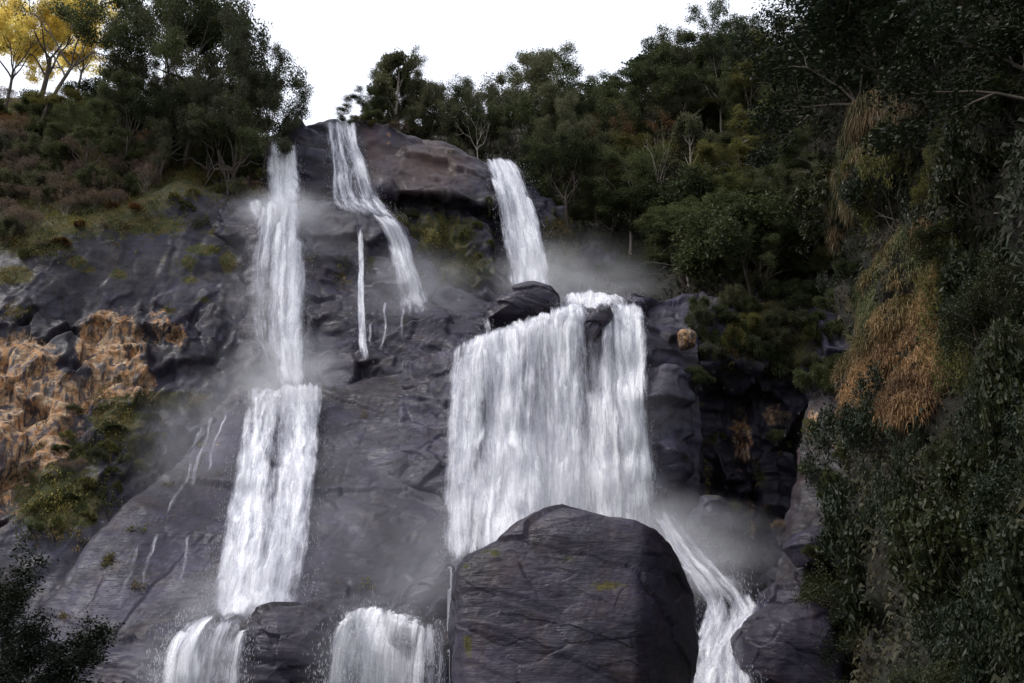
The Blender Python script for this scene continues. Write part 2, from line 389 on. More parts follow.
G_left = terrain('cliff', loft(rows, 330, 1.5, (3, 4)), M['cliff'], dl,
    orange=[(18,372,42,36,1.35),(62,396,40,22,1.2),(85,350,14,25,.75),(110,345,32,34,1.35),(120,378,34,26,1.3),(178,335,12,20,.7),(28,440,44,36,1.35),(18,482,40,28,1.3),(75,430,30,18,.6),(160,325,16,30,.62),(-50,420,50,90,1)],
    moss=[(60,200,130,45,1.2),(150,225,50,14,1),(30,240,60,22,1),(118,420,36,30,1.0),(160,400,60,12,.95),(60,500,60,45,1.05),(85,455,26,22,.8),(135,445,30,20,.7),(20,310,20,14,.7),(100,470,30,30,.55),(180,262,60,20,.5),(78,262,12,8,1.1),(118,274,12,7,1),(205,250,22,7,1.1),(188,262,10,10,1),(228,262,10,14,1.1),(215,232,18,6,.8),(15,275,25,12,1.1),(190,280,12,6,.8),(170,310,10,6,.8),(90,270,14,5,.8),(205,300,14,6,.7),(60,150,300,60,1.3),(100,120,200,40,1.2),(215,180,20,20,.8)],
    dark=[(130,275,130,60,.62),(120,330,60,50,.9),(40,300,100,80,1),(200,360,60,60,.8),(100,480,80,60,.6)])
# upper tier the first falls drop from
rows = [[(190,170,113),(240,158,113),(268,142,112),(285,139,112),(300,121,112),(330,118,112),(365,121,112),(400,132,112),(450,144,113),(475,154,113),(490,160,113),(520,172,114),(550,200,116),(580,230,118),(640,250,122)],
        [(190,185,110),(268,160,110),(300,150,110),(365,155,109),(400,165,108),(475,180,109),(520,195,112),(580,245,116),(640,262,120)],
        [(190,200,108),(268,185,109),(300,185,108),(365,190,106),(400,190,105),(440,192,105),(500,205,108),(580,265,114),(640,275,118)],
        [(190,215,109),(268,205,110),(300,205,109),(365,205,107.5),(400,200,107.5),(440,203,108),(500,220,110),(580,280,114),(640,290,117)],
        [(190,330,105),(300,330,105),(400,300,104),(470,300,103),(540,310,103),(580,320,104),(640,330,108)]]
def du(p):
    px, py = PX(p); w = np.clip((py - 188)/20, 0, 1) * np.clip((px - 380)/30, 0, 1); rl = np.clip((px-395)/10, 0, 1)*np.clip((500-px)/20, 0, 1)
    return .8*fbm(p/8, 3, 41, .4) + .9*cells(p, (6, 5, 5), 42, .22) + .3*cells(p, (2.5, 2.5, 1.2), 46, .15) + .15*strata(p, .7, 44) + w*(.8*pillars(p, .5, 47) + .6*billow(p/1.8, 4, 48))
G_up = terrain('cliff', loft(rows, 330, 1.5, (3, 4), back=[(10, 1.5), (28, 2)]), M['cliff'], du,
    orange=[(388,150,5,26,.42),(490,185,5,25,.40),(245,180,25,16,.5),(435,228,12,16,.5),(360,130,3,20,.3)],
    moss=[(440,235,50,35,.85),(460,270,60,30,.75),(400,225,20,25,.8),(560,250,25,50,1),(220,195,40,15,.9),(470,150,80,5,.4)],
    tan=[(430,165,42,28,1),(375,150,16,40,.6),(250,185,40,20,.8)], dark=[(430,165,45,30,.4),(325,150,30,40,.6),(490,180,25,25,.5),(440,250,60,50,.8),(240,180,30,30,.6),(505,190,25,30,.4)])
# ledge the first falls land on, stepping down to the slab
rows = [[(196,212,120),(215,200,105.5),(250,204,105),(290,206,105),(330,203,105),(360,209,104),(395,222,103.5),(425,252,103),(450,285,102),(500,300,102),(560,310,102)],
        [(192,240,117),(215,222,103),(250,222,103),(290,225,103),(330,216,102.5),(360,222,101.5),(395,238,101),(425,268,101),(450,296,100),(500,308,99),(560,318,99)],
        [(188,300,115),(250,290,101),(300,285,101),(345,290,101),(380,291,100),(420,300,99),(460,308,97),(500,315,95),(560,322,95)],
        [(186,330,112),(250,330,99),(300,325,98),(345,308,96),(380,308,95),(420,314,94.5),(460,322,94),(500,328,92),(560,332,91)],
        [(184,430,107),(250,410,94),(300,400,93.5),(345,390,93),(380,385,92),(420,370,92),(460,360,90),(500,360,88),(560,360,88)]]
G_led = terrain('ledge', loft(rows, 300, 1.5, (3, 4), back=[(9, .5)], down=[(-1, -8)]), M['rock'],
    lambda p: .9*fbm(p/8, 3, 51, .4) + .9*cells(p, (6, 5, 4), 52, .22) + .35*cells(p, (2.4, 2.4, 1.3), 56, .2) + .15*strata(p, .7, 54),
    moss=[(345,275,14,25,.55),(370,262,10,14,.6),(225,250,14,40,.5),(180,270,40,30,.5)], orange=[(340,275,14,20,.35)],
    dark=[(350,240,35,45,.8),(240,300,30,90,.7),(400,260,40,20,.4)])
# long water-polished slab
rows = [[(-10,660,72),(40,610,74),(90,550,77),(140,490,81),(190,430,86),(225,404,90),(260,392,91.5),(300,385,92),(345,378,92),(380,365,92),(430,348,91),(470,336,90),(540,322,88)],
        [(-10,680,69),(40,640,71),(90,590,73.5),(140,520,78),(190,455,83.5),(225,425,87),(260,412,89),(300,405,89),(345,398,89),(380,385,89),(430,368,88.5),(470,358,88),(540,345,86)],
        [(-10,700,66),(40,670,68),(90,625,70),(140,570,74),(190,520,78),(225,500,79.5),(260,490,80.5),(300,480,81),(345,475,81),(380,465,81.5),(430,455,81.5),(470,450,81),(540,440,80)],
        [(-10,720,63),(40,700,64),(90,670,66),(140,635,69),(190,625,69),(225,620,69),(260,615,69),(300,610,69),(345,607,69),(380,605,69),(430,600,69),(470,595,69),(540,590,69)]]
G_slab = terrain('rock_slab', loft(rows, 380, 1.4, (4, 7), back=[(6, .2)], down=[(-3, -8)]), M['rock'],
    lambda p: 1.2*fbm(p/11, 3, 61, .4) + .38*cells(p, (15, 8, 5.5), 62, .12) + .22*cells(p, (4.2, 3, 1.3), 66, .14)*np.clip(.5+1.5*fbm(p/8, 2, 67), 0, 1) + .10*strata(p, .5, 64),
    moss=[(430,350,22,8,.55),(375,362,10,5,.4),(95,500,30,30,.6),(120,470,18,24,.55)], orange=[(230,445,30,1.5,.5)], dark=[(400,400,80,60,.3)])
# block behind the wide curtain fall
rows = [[(400,358,88),(440,352,84),(460,346,83),(482,336,83),(510,328,83),(545,319,83),(580,311,83),(610,312,83),(640,316,83),(665,326,83),(700,330,84)],
        [(400,384,86),(440,372,82),(460,361,81.3),(482,351,81.2),(510,343,81.2),(545,332,81.2),(580,328,81.2),(610,330,81),(640,332,81),(665,345,81.3),(700,350,82)],
        [(400,470,81),(440,460,79),(460,455,78.6),(510,455,78.8),(560,450,79),(610,455,79),(665,460,79),(700,460,81)],
        [(400,490,80),(440,480,78),(460,478,77.6),(510,478,77.6),(560,475,77.8),(610,478,78),(665,480,78.3),(700,480,80)],
        [(400,600,74),(440,590,74),(510,585,74.5),(560,580,74.5),(610,580,74.5),(665,585,75),(700,590,76)]]
G_blk = terrain('rock_face', loft(rows, 260, 1.5, (3, 4), back=[(6, .3), (20, .6)], down=[(-3, -10)]), M['rock'],
    lambda p: .5*fbm(p/6, 3, 71, .4) + .6*cells(p, (4, 4, 2.5), 72, .2) + .2*strata(p, .8, 74) + .08*fbm(p/.6, 3, 75), dark=[(600,330,20,30,.6)])
# right wall with the hollow
rows = [[(600,306,90),(625,298,90),(650,293,90),(700,292,92),(740,288,92),(790,300,90),(880,320,86)],
        [(600,330,86),(625,320,86),(650,318,86),(700,312,88),(740,305,89),(790,320,88),(880,340,84)],
        [(600,400,79),(640,385,79),(670,372,79.5),(700,365,81),(730,360,84),(790,370,86),(880,400,82)],
        [(600,420,78.5),(640,402,78),(665,395,78),(690,395,80),(710,400,88),(790,420,90),(880,440,80)],
        [(600,520,77),(640,510,76.5),(665,505,77),(690,500,80),(710,500,90),(760,510,91),(790,510,84),(880,520,78)],
        [(600,600,74),(640,580,74),(665,580,76),(700,580,84),(740,590,86),(790,600,78),(880,620,74)],
        [(600,720,66),(640,720,66),(700,720,68),(740,720,68),(790,720,66),(880,720,64)]]
def dr(p):
    px, py = PX(p); w = np.clip((px - 700)/30, 0, 1)*np.clip((py-380)/30, 0, 1)
    return .8*fbm(p/7, 3, 81, .4) + 1.1*cells(p, (6, 5, 3.5), 82, .25) + .4*cells(p, (2.4, 2.4, 1.4), 86, .2) + .2*strata(p, .6, 84) + .08*fbm(p/.6, 3, 85) + w*(1.0*pillars(p, .6, 87) + .6*billow(p/1.5, 3, 88))
G_rw = terrain('rock_wall', loft(rows, 300, 1.5, (3, 3), back=[(10, 1)]), M['rock'], dr,
    moss=[(760,330,50,45,.8),(740,300,40,12,.7),(690,345,14,8,.35),(760,480,14,20,.6),(705,480,10,20,.4),(790,350,40,40,.8)],
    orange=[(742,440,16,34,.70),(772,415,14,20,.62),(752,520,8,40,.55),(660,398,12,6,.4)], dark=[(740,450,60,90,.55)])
# buttress at the right edge of the gorge
rows = [[(812,390,73),(825,385,72),(845,390,71),(880,400,69),(960,410,66)],
        [(806,420,72),(816,418,70.5),(840,420,69),(880,430,67),(960,440,64)],
        [(785,520,68),(795,520,66),(820,520,65),(880,525,63),(960,530,60)],
        [(768,570,66),(780,570,63),(810,570,61),(880,570,60),(960,570,57)],
        [(738,640,61),(752,625,59),(790,615,57.5),(880,620,56),(960,620,54)],
        [(728,690,58),(745,680,56),(790,670,55),(880,670,53),(960,670,51)],
        [(720,760,55),(745,760,53.5),(790,760,52),(880,760,51),(960,760,49)]]
G_but = terrain('rock_buttress', loft(rows, 200, 1.5, (3, 4), back=[(14, -2)]), M['rock'],
    lambda p: .7*fbm(p/6, 3, 91, .4) + .55*cells(p, (4, 4, 5), 92, .2) + .2*cells(p, (1.6, 1.6, 1.2), 96, .2) + .15*strata(p, .8, 94) + .07*fbm(p/.5, 3, 95),
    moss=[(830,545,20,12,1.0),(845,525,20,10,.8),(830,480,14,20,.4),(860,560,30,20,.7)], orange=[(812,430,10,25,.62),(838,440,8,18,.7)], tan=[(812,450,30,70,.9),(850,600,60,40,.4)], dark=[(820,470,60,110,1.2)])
# shelf across the foot of the slab
rows = [[(-40,690,67),(40,650,67),(100,634,67.5),(160,628,67.5),(210,622,68),(260,615,68),(330,608,68),(400,606,68),(450,600,68),(520,600,68)],
        [(-40,700,63),(40,668,63),(100,648,63),(160,640,62.5),(210,640,62.5),(260,635,62.5),(330,625,62.5),(400,625,62.5),(450,620,63),(520,620,63)],
        [(-40,780,58),(40,760,58),(100,750,58),(160,745,58),(260,740,58),(330,740,58),(400,740,58),(450,740,58),(520,740,59)]]
G_sh = terrain('rock_shelf', loft(rows, 330, 1.4, (3, 3), down=[(-4, -4)]), M['rock'],
    lambda p: .5*fbm(p/5, 3, 101) + .7*cells(p, (5, 4, 1.6), 102, .15) + .3*strata(p, 1.2, 104) + .06*fbm(p/.5, 3, 105))
# unseen hillside added behind and right of the viewpoint to cut low sky light
th_ = np.radians(np.linspace(35, 325, 90))[None, :]; rr_ = np.array([26, 40, 60, 85, 120.0])[:, None]; zz_ = np.array([-3.2, 4, 22, 42, 55.0])[:, None]
rr2 = np.linspace(26, 120, 30)[:, None]; zz2 = np.interp(rr2, rr_[:, 0], zz_[:, 0])
G = np.stack([rr2*np.sin(th_)*1.0, rr2*np.cos(th_), zz2+0*th_], -1)
G[..., 1] -= 12; G = G + np.array([0, 0, 1.0])*(3*fbm(G/15, 3, 700))[..., None]
keep = (G[..., 1] < 14); me = mesh_np('hillside', G, gridfaces(*G.shape[:2])[keep[:-1, :-1].ravel()], M['soil']); tag(link('hillside', me), kind='structure')
# near slope on the right, under the bushes
rows = [[(800,-220,66),(900,-260,52),(1050,-330,38),(1350,-400,26)],
        [(822,60,62),(870,50,56),(930,30,50),(1050,0,36),(1350,-40,22)],
        [(826,200,60),(870,190,52),(930,190,46),(1050,180,30),(1350,180,16)],
        [(852,262,58),(880,250,50),(930,250,44),(1050,250,28),(1350,250,14)],
        [(838,400,57),(870,400,49),(930,400,42),(1050,400,25),(1350,400,12)],
        [(850,520,50),(880,520,42),(930,520,34),(1050,520,21),(1350,520,10)],
        [(870,700,44),(900,700,34),(930,700,26),(1050,720,17),(1350,760,8)],
        [(870,860,40),(900,860,30),(930,860,22),(1050,900,12),(1350,960,5)]]
G_near = terrain('slope', loft(rows, 260, 3, (3, 5), back=[(25, 0)]), M['soil'], lambda p: 1.6*fbm(p/6, 3, 111) + .8*billow(p/2.2, 3, 113) + .35*fbm(p/1.3, 4, 115))
# ------------------------------------------------------------------ depth lookup of the built terrain (to seat water and plants on it)
ZX0, ZY0, ZS = -160, -220, 2.0
ZB = np.full((520, 660), 1e9)
def splat(V):
    px, py = PX(V); ok = (V[:, 1] > 3) & (px > ZX0) & (px < ZX0 + 658*ZS) & (py > ZY0) & (py < ZY0 + 518*ZS)
    ix = ((px[ok]-ZX0)/ZS).astype(int); iy = ((py[ok]-ZY0)/ZS).astype(int)
    np.minimum.at(ZB, (iy, ix), V[ok, 1])
ZN = {}
for V, N in TERR: splat(V)
def fill(Z):
    Z = Z.copy()
    for _ in range(6):
        hole = Z > 1e8
        nb = np.stack([np.roll(Z, s, a) for s in (1, -1) for a in (0, 1)])
        m = nb.min(0); Z[hole] = m[hole]
    return Z
ZF = fill(ZB)
def blurz(Z, k):
    Z = np.where(Z > 1e8, 140, Z); return smooth1(smooth1(Z, k, 0), k, 1)
ZSM = {0: np.where(ZF > 1e8, 150, ZF), 2: blurz(ZF, 2), 4: blurz(ZF, 4)}
def terrY(px, py, k=0):
    Z = ZSM[k]; x = (np.asarray(px)-ZX0)/ZS - .5; y = (np.asarray(py)-ZY0)/ZS - .5
    x = np.clip(x, 0, Z.shape[1]-2.001); y = np.clip(y, 0, Z.shape[0]-2.001)
    i = x.astype(int); j = y.astype(int); fx = x-i; fy = y-j
    return (Z[j, i]*(1-fx)+Z[j, i+1]*fx)*(1-fy) + (Z[j+1, i]*(1-fx)+Z[j+1, i+1]*fx)*fy
def minf(Z, r):
    for ax in (0, 1): Z = np.stack([np.roll(Z, s, ax) for s in range(-r, r+1)]).min(0)
    return Z
ZSM['w'] = blurz(minf(np.where(ZF > 1e8, 150, ZF), 2), 2)
ALLV = np.concatenate([v for v, n in TERR])
def drop(px, Y, py=None):
    """highest ground close to the plumb line under pixel column px at distance Y"""
    x = (px - W/2)/FOC * Y * 1.08
    for _ in range(2):
        m = (np.abs(ALLV[:, 0]-x) < 2.0) & (np.abs(ALLV[:, 1]-Y) < 2.5)
        if not m.any(): m = (np.abs(ALLV[:, 0]-x) < 6) & (np.abs(ALLV[:, 1]-Y) < 8)
        if not m.any(): return np.array([x, Y, 50.0])
        z = np.percentile(ALLV[m, 2], 70)
        t = Y*cp_ + (z-CAM[2])*sp_
        x = (px - W/2)/FOC * t
    return np.array([x, Y, z])
def seat(px, py):
    return P(px, py, float(terrY(px, py)))

# ------------------------------------------------------------------ boulders
def boulder(sil, Y, depth, label, name='boulder', cuts=(), disp=None, moss=(), dark=(), orange=(), res=(150, 300), seed=0, mat='boulder', upmoss=0):
    a = np.array(sil, float); w = P(a[:, 0], a[:, 1], Y); C = np.array([(w[:, 0].max()+w[:, 0].min())/2, Y, (w[:, 2].max()+w[:, 2].min())/2])
    dx, dz = w[:, 0]-C[0], w[:, 2]-C[2]; ph = np.arctan2(dz, dx); rr = np.hypot(dx, dz)
    # walk the outline densely so straight stretches stay straight
    t = np.linspace(0, 1, 14, endpoint=False)[:, None]
    q = np.concatenate([np.stack([dx, dz], -1)[i]*(1-t) + np.stack([dx, dz], -1)[(i+1) % len(dx)]*t for i in range(len(dx))])
    ph = np.arctan2(q[:, 1], q[:, 0]); rr = np.hypot(q[:, 0], q[:, 1]); o = np.argsort(ph); ph, rr = ph[o], rr[o]
    th = np.linspace(.001, math.pi-.001, res[0])[:, None]; f = np.linspace(-math.pi, math.pi, res[1])[None, :-1]
    R = np.interp(f, ph, rr, period=2*math.pi) + 0*th
    rho = np.sin(th)**.75
    X = np.stack([rho*R*np.cos(f), -np.sign(np.cos(th))*np.abs(np.cos(th))**.8*depth + 0*f, rho*R*np.sin(f)], -1)
    for nx, ny, nz, d in cuts:
        n = np.array([nx, ny, nz], float); n /= np.linalg.norm(n); s = np.maximum(X @ n - d, 0)
        X = X - (s*s/(s+.6)*.93)[..., None]*n
    Xw = X + C
    nn = X/np.array([R.mean(), depth, R.mean()])**2; nn /= np.linalg.norm(nn, axis=-1, keepdims=True)
    dd = (disp or (lambda p: .3*fbm(p/3, 3, seed, .4) + .3*cells(p, (2.6, 2.4, 1.4), seed+2, .2) + .06*strata(p, 1.6, seed+4) + .03*fbm(p/.4, 3, seed+5)))(Xw + seed*13.1)
    G = Xw + nn*dd[..., None]
    G = np.concatenate([G, G[:, :1]], 1); nn = np.concatenate([nn, nn[:, :1]], 1)
    mo = blobs(G, moss)
    if upmoss: mo = np.maximum(mo, upmoss*np.clip((nn[..., 2]-.4)*2, 0, 1))
    Gl = G - C
    F = gridfaces(*G.shape[:2])
    me = mesh_np(name, Gl, F, M[mat], attrs={'mask': np.stack([blobs(G, orange), mo, blobs(G, dark), 0*mo], -1)})
    o_ = link(name, me); o_.location = C; tag(o_, label, 'boulder'); splat(G.reshape(-1, 3)); return o_
boulder([(452,720),(452,660),(453,620),(454,596),(457,578),(472,558),(496,545),(520,527),(543,513),(560,508),(578,513),(604,521),(628,524),(651,533),(672,546),(686,563),(702,594),(706,621),(704,645),(694,672),(680,705),(668,740),(570,765)],
        45, 6.0, 'huge dark boulder standing in front of the foot of the wide curtain fall',
        cuts=[(-.22,-.93,.30,4.0),(.80,-.60,.10,4.4)], seed=3, res=(260, 560),
        disp=lambda p: .45*fbm(p/4, 3, 3, .4) + .22*cells(p, (6, 4, 2.8), 5, .15) + .05*cells(p, (2.4, 1.8, .7), 6, .12) + .05*strata(p, 1.3, 7) + .03*fbm(p/.3, 4, 8),
        moss=[(466,566,5,7,.8),(490,553,14,6,.75),(570,559,8,5,.7),(600,585,28,7,.72),(468,645,6,13,.8),(575,643,8,6,.6),(550,555,25,10,.3),(560,630,50,8,.35)], dark=[(688,620,30,70,.35)])  # dark: shade of the right face, painted into the rock colour
boulder([(240,720),(243,650),(246,625),(262,612),(285,605),(312,604),(340,612),(352,640),(356,720)], 58, 4, 'dark rounded rock between the lower left cascade and the foaming lower middle cascade', seed=11, res=(120, 260))
boulder([(182,720),(185,655),(196,636),(214,624),(232,622),(246,634),(250,720)], 60.5, 3, 'wet rock dome under the lower left cascade', seed=17, res=(90, 200))
boulder([(393,618),(396,600),(410,585),(430,575),(452,562),(466,572),(470,600),(468,640),(400,640)], 60, 3.2, 'low dark rock just left of the huge boulder, above the lower middle cascade', seed=23, res=(100, 220))
boulder([(416,720),(418,640),(424,622),(440,618),(456,622),(462,720)], 57.5, 2.5, 'small dripping rock wedged against the left side of the huge boulder', seed=29, res=(90, 180))
boulder([(484,330),(490,312),(500,300),(515,293),(535,290),(552,294),(560,304),(562,322),(540,335)], 86, 4, 'brown rounded boulder on the brink left of the pouring water', seed=31, res=(100, 220), orange=[(530,310,20,10,.25)])
boulder([(583,330),(588,314),(598,307),(610,308),(614,318),(604,334),(592,345)], 81.2, 1.5, 'small dark rock splitting the brink of the wide curtain fall', seed=37, res=(80, 160))
boulder([(733,668),(736,640),(750,618),(772,604),(800,600),(826,612),(836,650),(838,720),(760,720)], 54, 4, 'blocky dark rock on the right bank of the stream below the huge boulder', seed=41, res=(120, 260), cuts=[(-.8,-.6,.1,3)])
boulder([(690,520),(700,500),(716,494),(730,505),(734,540),(700,545)], 74, 2.2, 'shadowed rock at the foot of the hollow in the right wall', seed=43, res=(80, 160), mat='rock', upmoss=.5)
boulder([(676,338),(680,330),(690,328),(696,334),(694,346),(682,348)], 80.6, .8, 'small pale tan stone perched on the shining rock right of the wide fall', seed=47, res=(60, 120), orange=[(686,338,12,12,1.2)])
boulder([(785,548),(792,535),(815,528),(840,532),(850,545),(846,562),(800,566)], 60.5, 2.4, 'mossy blue-grey rock ledge at the edge of the right bushes', seed=53, res=(80, 160), moss=[(825,552,30,8,1)])
ZF = fill(ZB); ZSM.update({0: np.where(ZF > 1e8, 150, ZF), 2: blurz(ZF, 2), 4: blurz(ZF, 4), 'b': blurz(minf(np.where(ZF > 1e8, 150, ZF), 2), 2)})

# ------------------------------------------------------------------ falling water
def sheet(rows, slide=False, bou=False, off=.35, edge=.14, seed=0, amp=.22, step=2.0, k=2, dscale=1.0, widen=0.0):
    R = []
    wpx = max(r[-1][0]-r[0][0] for r in rows); nu = int(np.clip(wpx/step, 5, 160))
    pyr = []
    for r in rows:
        a = np.array(r, float); x = np.linspace(a[0, 0], a[-1, 0], nu)
        y, Y, d = [np.interp(x, a[:, 0], a[:, i]) for i in (1, 2, 3)]
        x = x + np.linspace(-1, 1, nu)*max(.8, wpx*edge*.45)
        if widen: x = x + np.linspace(-widen, widen, nu)
        R.append(np.stack([x, y, Y, d], -1))
    R = np.stack(R); out = []
    for j in range(len(R)-1):
        n = max(3, int(np.abs(R[j+1][:, :2]-R[j][:, :2]).sum(-1).mean()/step)); t = np.linspace(0, 1, n, endpoint=(j == len(R)-2))[:, None, None]
        out.append(R[j][None]*(1-t)+R[j+1][None]*t)
    A = np.concatenate(out, 0); A = smooth1(A, 2, 0) if len(A) > 12 else A
    nv = len(A)
    ty = terrY(A[..., 0], A[..., 1], 'b' if bou else 'w')
    if slide: Yv = ty - off
    else: Yv = np.where(ty < A[..., 2] - 7, A[..., 2], np.minimum(A[..., 2], ty - off))
    Yv = smooth1(smooth1(Yv, 2 if (slide or bou) else 6, 0), 1, 1)
    for q_ in range(2): Yv = np.where(ty > A[..., 2]-7, np.minimum(Yv, ty-off*.5), Yv) if not slide else Yv
    G = P(A[..., 0], A[..., 1], Yv)
    u = np.concatenate([np.zeros((nv, 1)), np.cumsum(np.linalg.norm(np.diff(G, axis=1), axis=-1), 1)], 1); u = u - u[:, nu//2:nu//2+1]
    umean = u.mean(0)[None, :] + 0*u
    v = np.concatenate([np.zeros((1, nu)), np.cumsum(np.linalg.norm(np.diff(G, axis=0), axis=-1), 0)], 0)
    n = orient(G)
    nz = fbm(np.stack([umean*1.1+seed, v*.12, 0*u+seed], -1), 4, seed+200) + .4*fbm(np.stack([umean*3.5, v*.5, 0*u+seed], -1), 2, seed+210)
    G = G + n*(amp*(nz+.35))[..., None]
    fx = np.linspace(0, 1, nu)[None, :]; wob = .5+.5*fbm(np.stack([0*u+seed, v*.5, (fx > .5)*9.0+0*u], -1), 4, seed+220)
    e = np.clip(np.minimum(fx, 1-fx)/(edge*(.4+wob*1.2)+1e-3), 0, 1)
    tr_ = np.random.RandomState(seed+5).rand(nu); tr_ = smooth1(tr_, 1, 0)[None, :]
    e = e*e*(3-2*e)*np.clip((v+.15)/(.2+1.6*tr_), 0, 1)*np.clip((v[-1:]-v)/(.4+3.0*tr_), 0, 1)**.7
    if wpx < 130 and edge < .4: e = e*(1.06-.42*np.abs(2*fx-1)**2)
    if edge > .4: e = e*1.1
    d = A[..., 3]*dscale*e
    return G, np.stack([umean+seed*7.3, v+seed*3.1, np.clip(d, 0, 1.2)], -1), n, A
for_edge = dict(default=.22)
def waterfall(rows, label, group=None, slide=False, bou=False, off=.35, edge=.14, seed=0, amp=.22, spray=600, k=2, fan=.5, veil=True, step=2.0, name='waterfall', ssize=.035, cat='waterfall', strands=0, swid=(.2, .4), base_d=.72):
    V, F, U, MI = [], [], [], []; base = 0
    if len(rows) and rows[0][-1][0]-rows[0][0][0] < 120: edge = max(edge, .24)
    else: edge = max(edge, .07)
    lay = [(0, 1.0, 0.0, 0)] + ([(.45, .80, 1.2, 1)] if veil else [])
    strs = []
    if strands:
        rg = np.random.RandomState(seed*7+1)
        tt = np.linspace(0, 1, len(rows))
        for s_ in range(strands):
            wid = rg.uniform(*swid); c0 = (s_+rg.uniform(.2, .8))/strands; c1 = c0+rg.uniform(-.05, .05); t0 = 0 if rg.rand() < .55 else rg.uniform(0, .5); t1 = rg.uniform(.75, 1.0) if rg.rand() < .5 else 1.0
            RR = []
            for t_ in np.linspace(t0, t1, 6):
                j = min(int(t_*(len(rows)-1)), len(rows)-2); ft = t_*(len(rows)-1)-j; cc = c0+(c1-c0)*t_+.012*math.sin(t_*7+s_); w2 = wid*(.55+.75*t_)
                pr = []
                for q in np.linspace(cc-w2/2, cc+w2/2, 5):
                    q = min(max(q, -.02), 1.02); v4 = []
                    for rw in (rows[j], rows[j+1]):
                        ar = np.array(rw, float); x_ = ar[0, 0]+(ar[-1, 0]-ar[0, 0])*q; v4.append([x_]+[np.interp(x_, ar[:, 0], ar[:, i_]) for i_ in (1, 2, 3)])
                    v4 = np.array(v4[0])*(1-ft)+np.array(v4[1])*ft; v4[3] = v4[3]*(.97-.10*t_); pr.append(tuple(v4))
                if pr[-1][0]-pr[0][0] > 1.5: RR.append(pr)
            if len(RR) >= 3: strs.append(RR)
    for o_, ds, wd_, mi, rws, eg in [(l_[0], l_[1]*(base_d if strands else 1), l_[2], l_[3], rows, edge) for l_ in lay] + [(.12+.1*(i_ % 4), 1.0, 0.0, 0, r_, .42) for i_, r_ in enumerate(strs)]:
        G, fl, n, A = sheet(rws, slide, bou, off+o_, eg, seed+mi*5+(len(V) > 1)*len(V)*3, amp, step, k, ds, wd_)
        if not V: G0, n0, A0 = G, n, A
        f = gridfaces(*G.shape[:2]); V.append(G.reshape(-1, 3)); U.append(fl.reshape(-1, 3)); F.append(f+base); MI.append(np.full(len(f), mi)); base += V[-1].shape[0]
    V = np.concatenate(V); c = V.mean(0); c[2] = V[:, 2].min()
    me = mesh_np(name, V-c, np.concatenate(F), [M['water'], M['veil']], attrs={'flow': np.concatenate(U)}, midx=np.concatenate(MI))
    o = link(name, me); o.location = c; tag(o, label, cat, group)
    if spray:
        r = np.random.RandomState(seed+77); nv, nu = G0.shape[:2]
        dens = np.clip(A0[..., 3], 0, 1); w = (dens+.05)*np.linspace(.5, 1.5, nv)[:, None]; w = (w/w.sum()).ravel()
        # lean towards the two edges
        fx = np.abs(np.linspace(-1, 1, nu))[None, :]**1.6+.35; w = w*(fx+np.zeros((nv, 1))).ravel(); w /= w.sum()
        idx = r.choice(nv*nu, spray, p=w); p = G0.reshape(-1, 3)[idx] + n0.reshape(-1, 3)[idx]*np.abs(r.normal(0, fan*.6, (spray, 1))) + r.normal(0, 1, (spray, 3))*np.array([fan*.55, .1, fan*.3])
        s = ssize*(.5+r.rand(spray, 1)*1.2); ln = s*(1.0+1.6*r.rand(spray, 1))
        t = np.array([0, 0, 1.0]) + r.normal(0, .18, (spray, 3)); sdv = np.array([1.0, 0, 0]) + r.normal(0, .3, (spray, 3))
        Q = np.stack([p+t*ln, p+sdv*s*.5, p-t*ln, p-sdv*s*.5], 1)
        me2 = mesh_np('spray', Q.reshape(-1, 3)-c, np.arange(spray*4).reshape(-1, 4), M['spray'], smooth=False)
        tag(link('spray', me2, o), kind='stuff')
    return o
D = 1.0
waterfall([[(271,141,111,1),(284,138,111,1),(297,143,111,1)],[(269,152,110.3,1),(284,148,110.3,1.1),(299,155,110.3,1)],[(267,175,109.5,.9),(284,175,109.5,1.1),(301,178,109.5,.85)],[(266,208,108,.9),(284,208,108,1.1),(304,208,108,.9)]],
    'short first drop of the left fall, plunging from the skyline to the upper ledge', seed=1, spray=900, strands=4, swid=(.25,.5), base_d=.75, edge=.16)
waterfall([[(262,202,104,.7),(272,200,104,1.1),(290,200,104,1.1),(304,204,104,.7)],[(257,240,102,.5),(270,240,102,.85),(290,240,102,1.15),(304,240,102,.6)],[(250,290,99,.48),(268,290,99,.52),(279,290,98.5,1.0),(292,290,98.5,1.15),(306,290,99,.45)],[(252,340,96,.46),(268,340,96,.44),(278,340,95.5,.7),(292,340,95.5,1.2),(304,340,96,.4)],[(258,365,94,.25),(276,370,94,.4),(284,370,94,1.1),(295,372,94,1.15),(304,372,94,.4)],[(262,388,92,.1),(276,390,92,.5),(284,390,92,1.1),(297,392,92,1.15),(306,390,92,.5)]],
    'long middle drop of the left fall with a thin veil on its left side', seed=2, spray=2600, strands=6, swid=(.2,.4), base_d=.72, edge=.2, amp=.4, fan=.9)
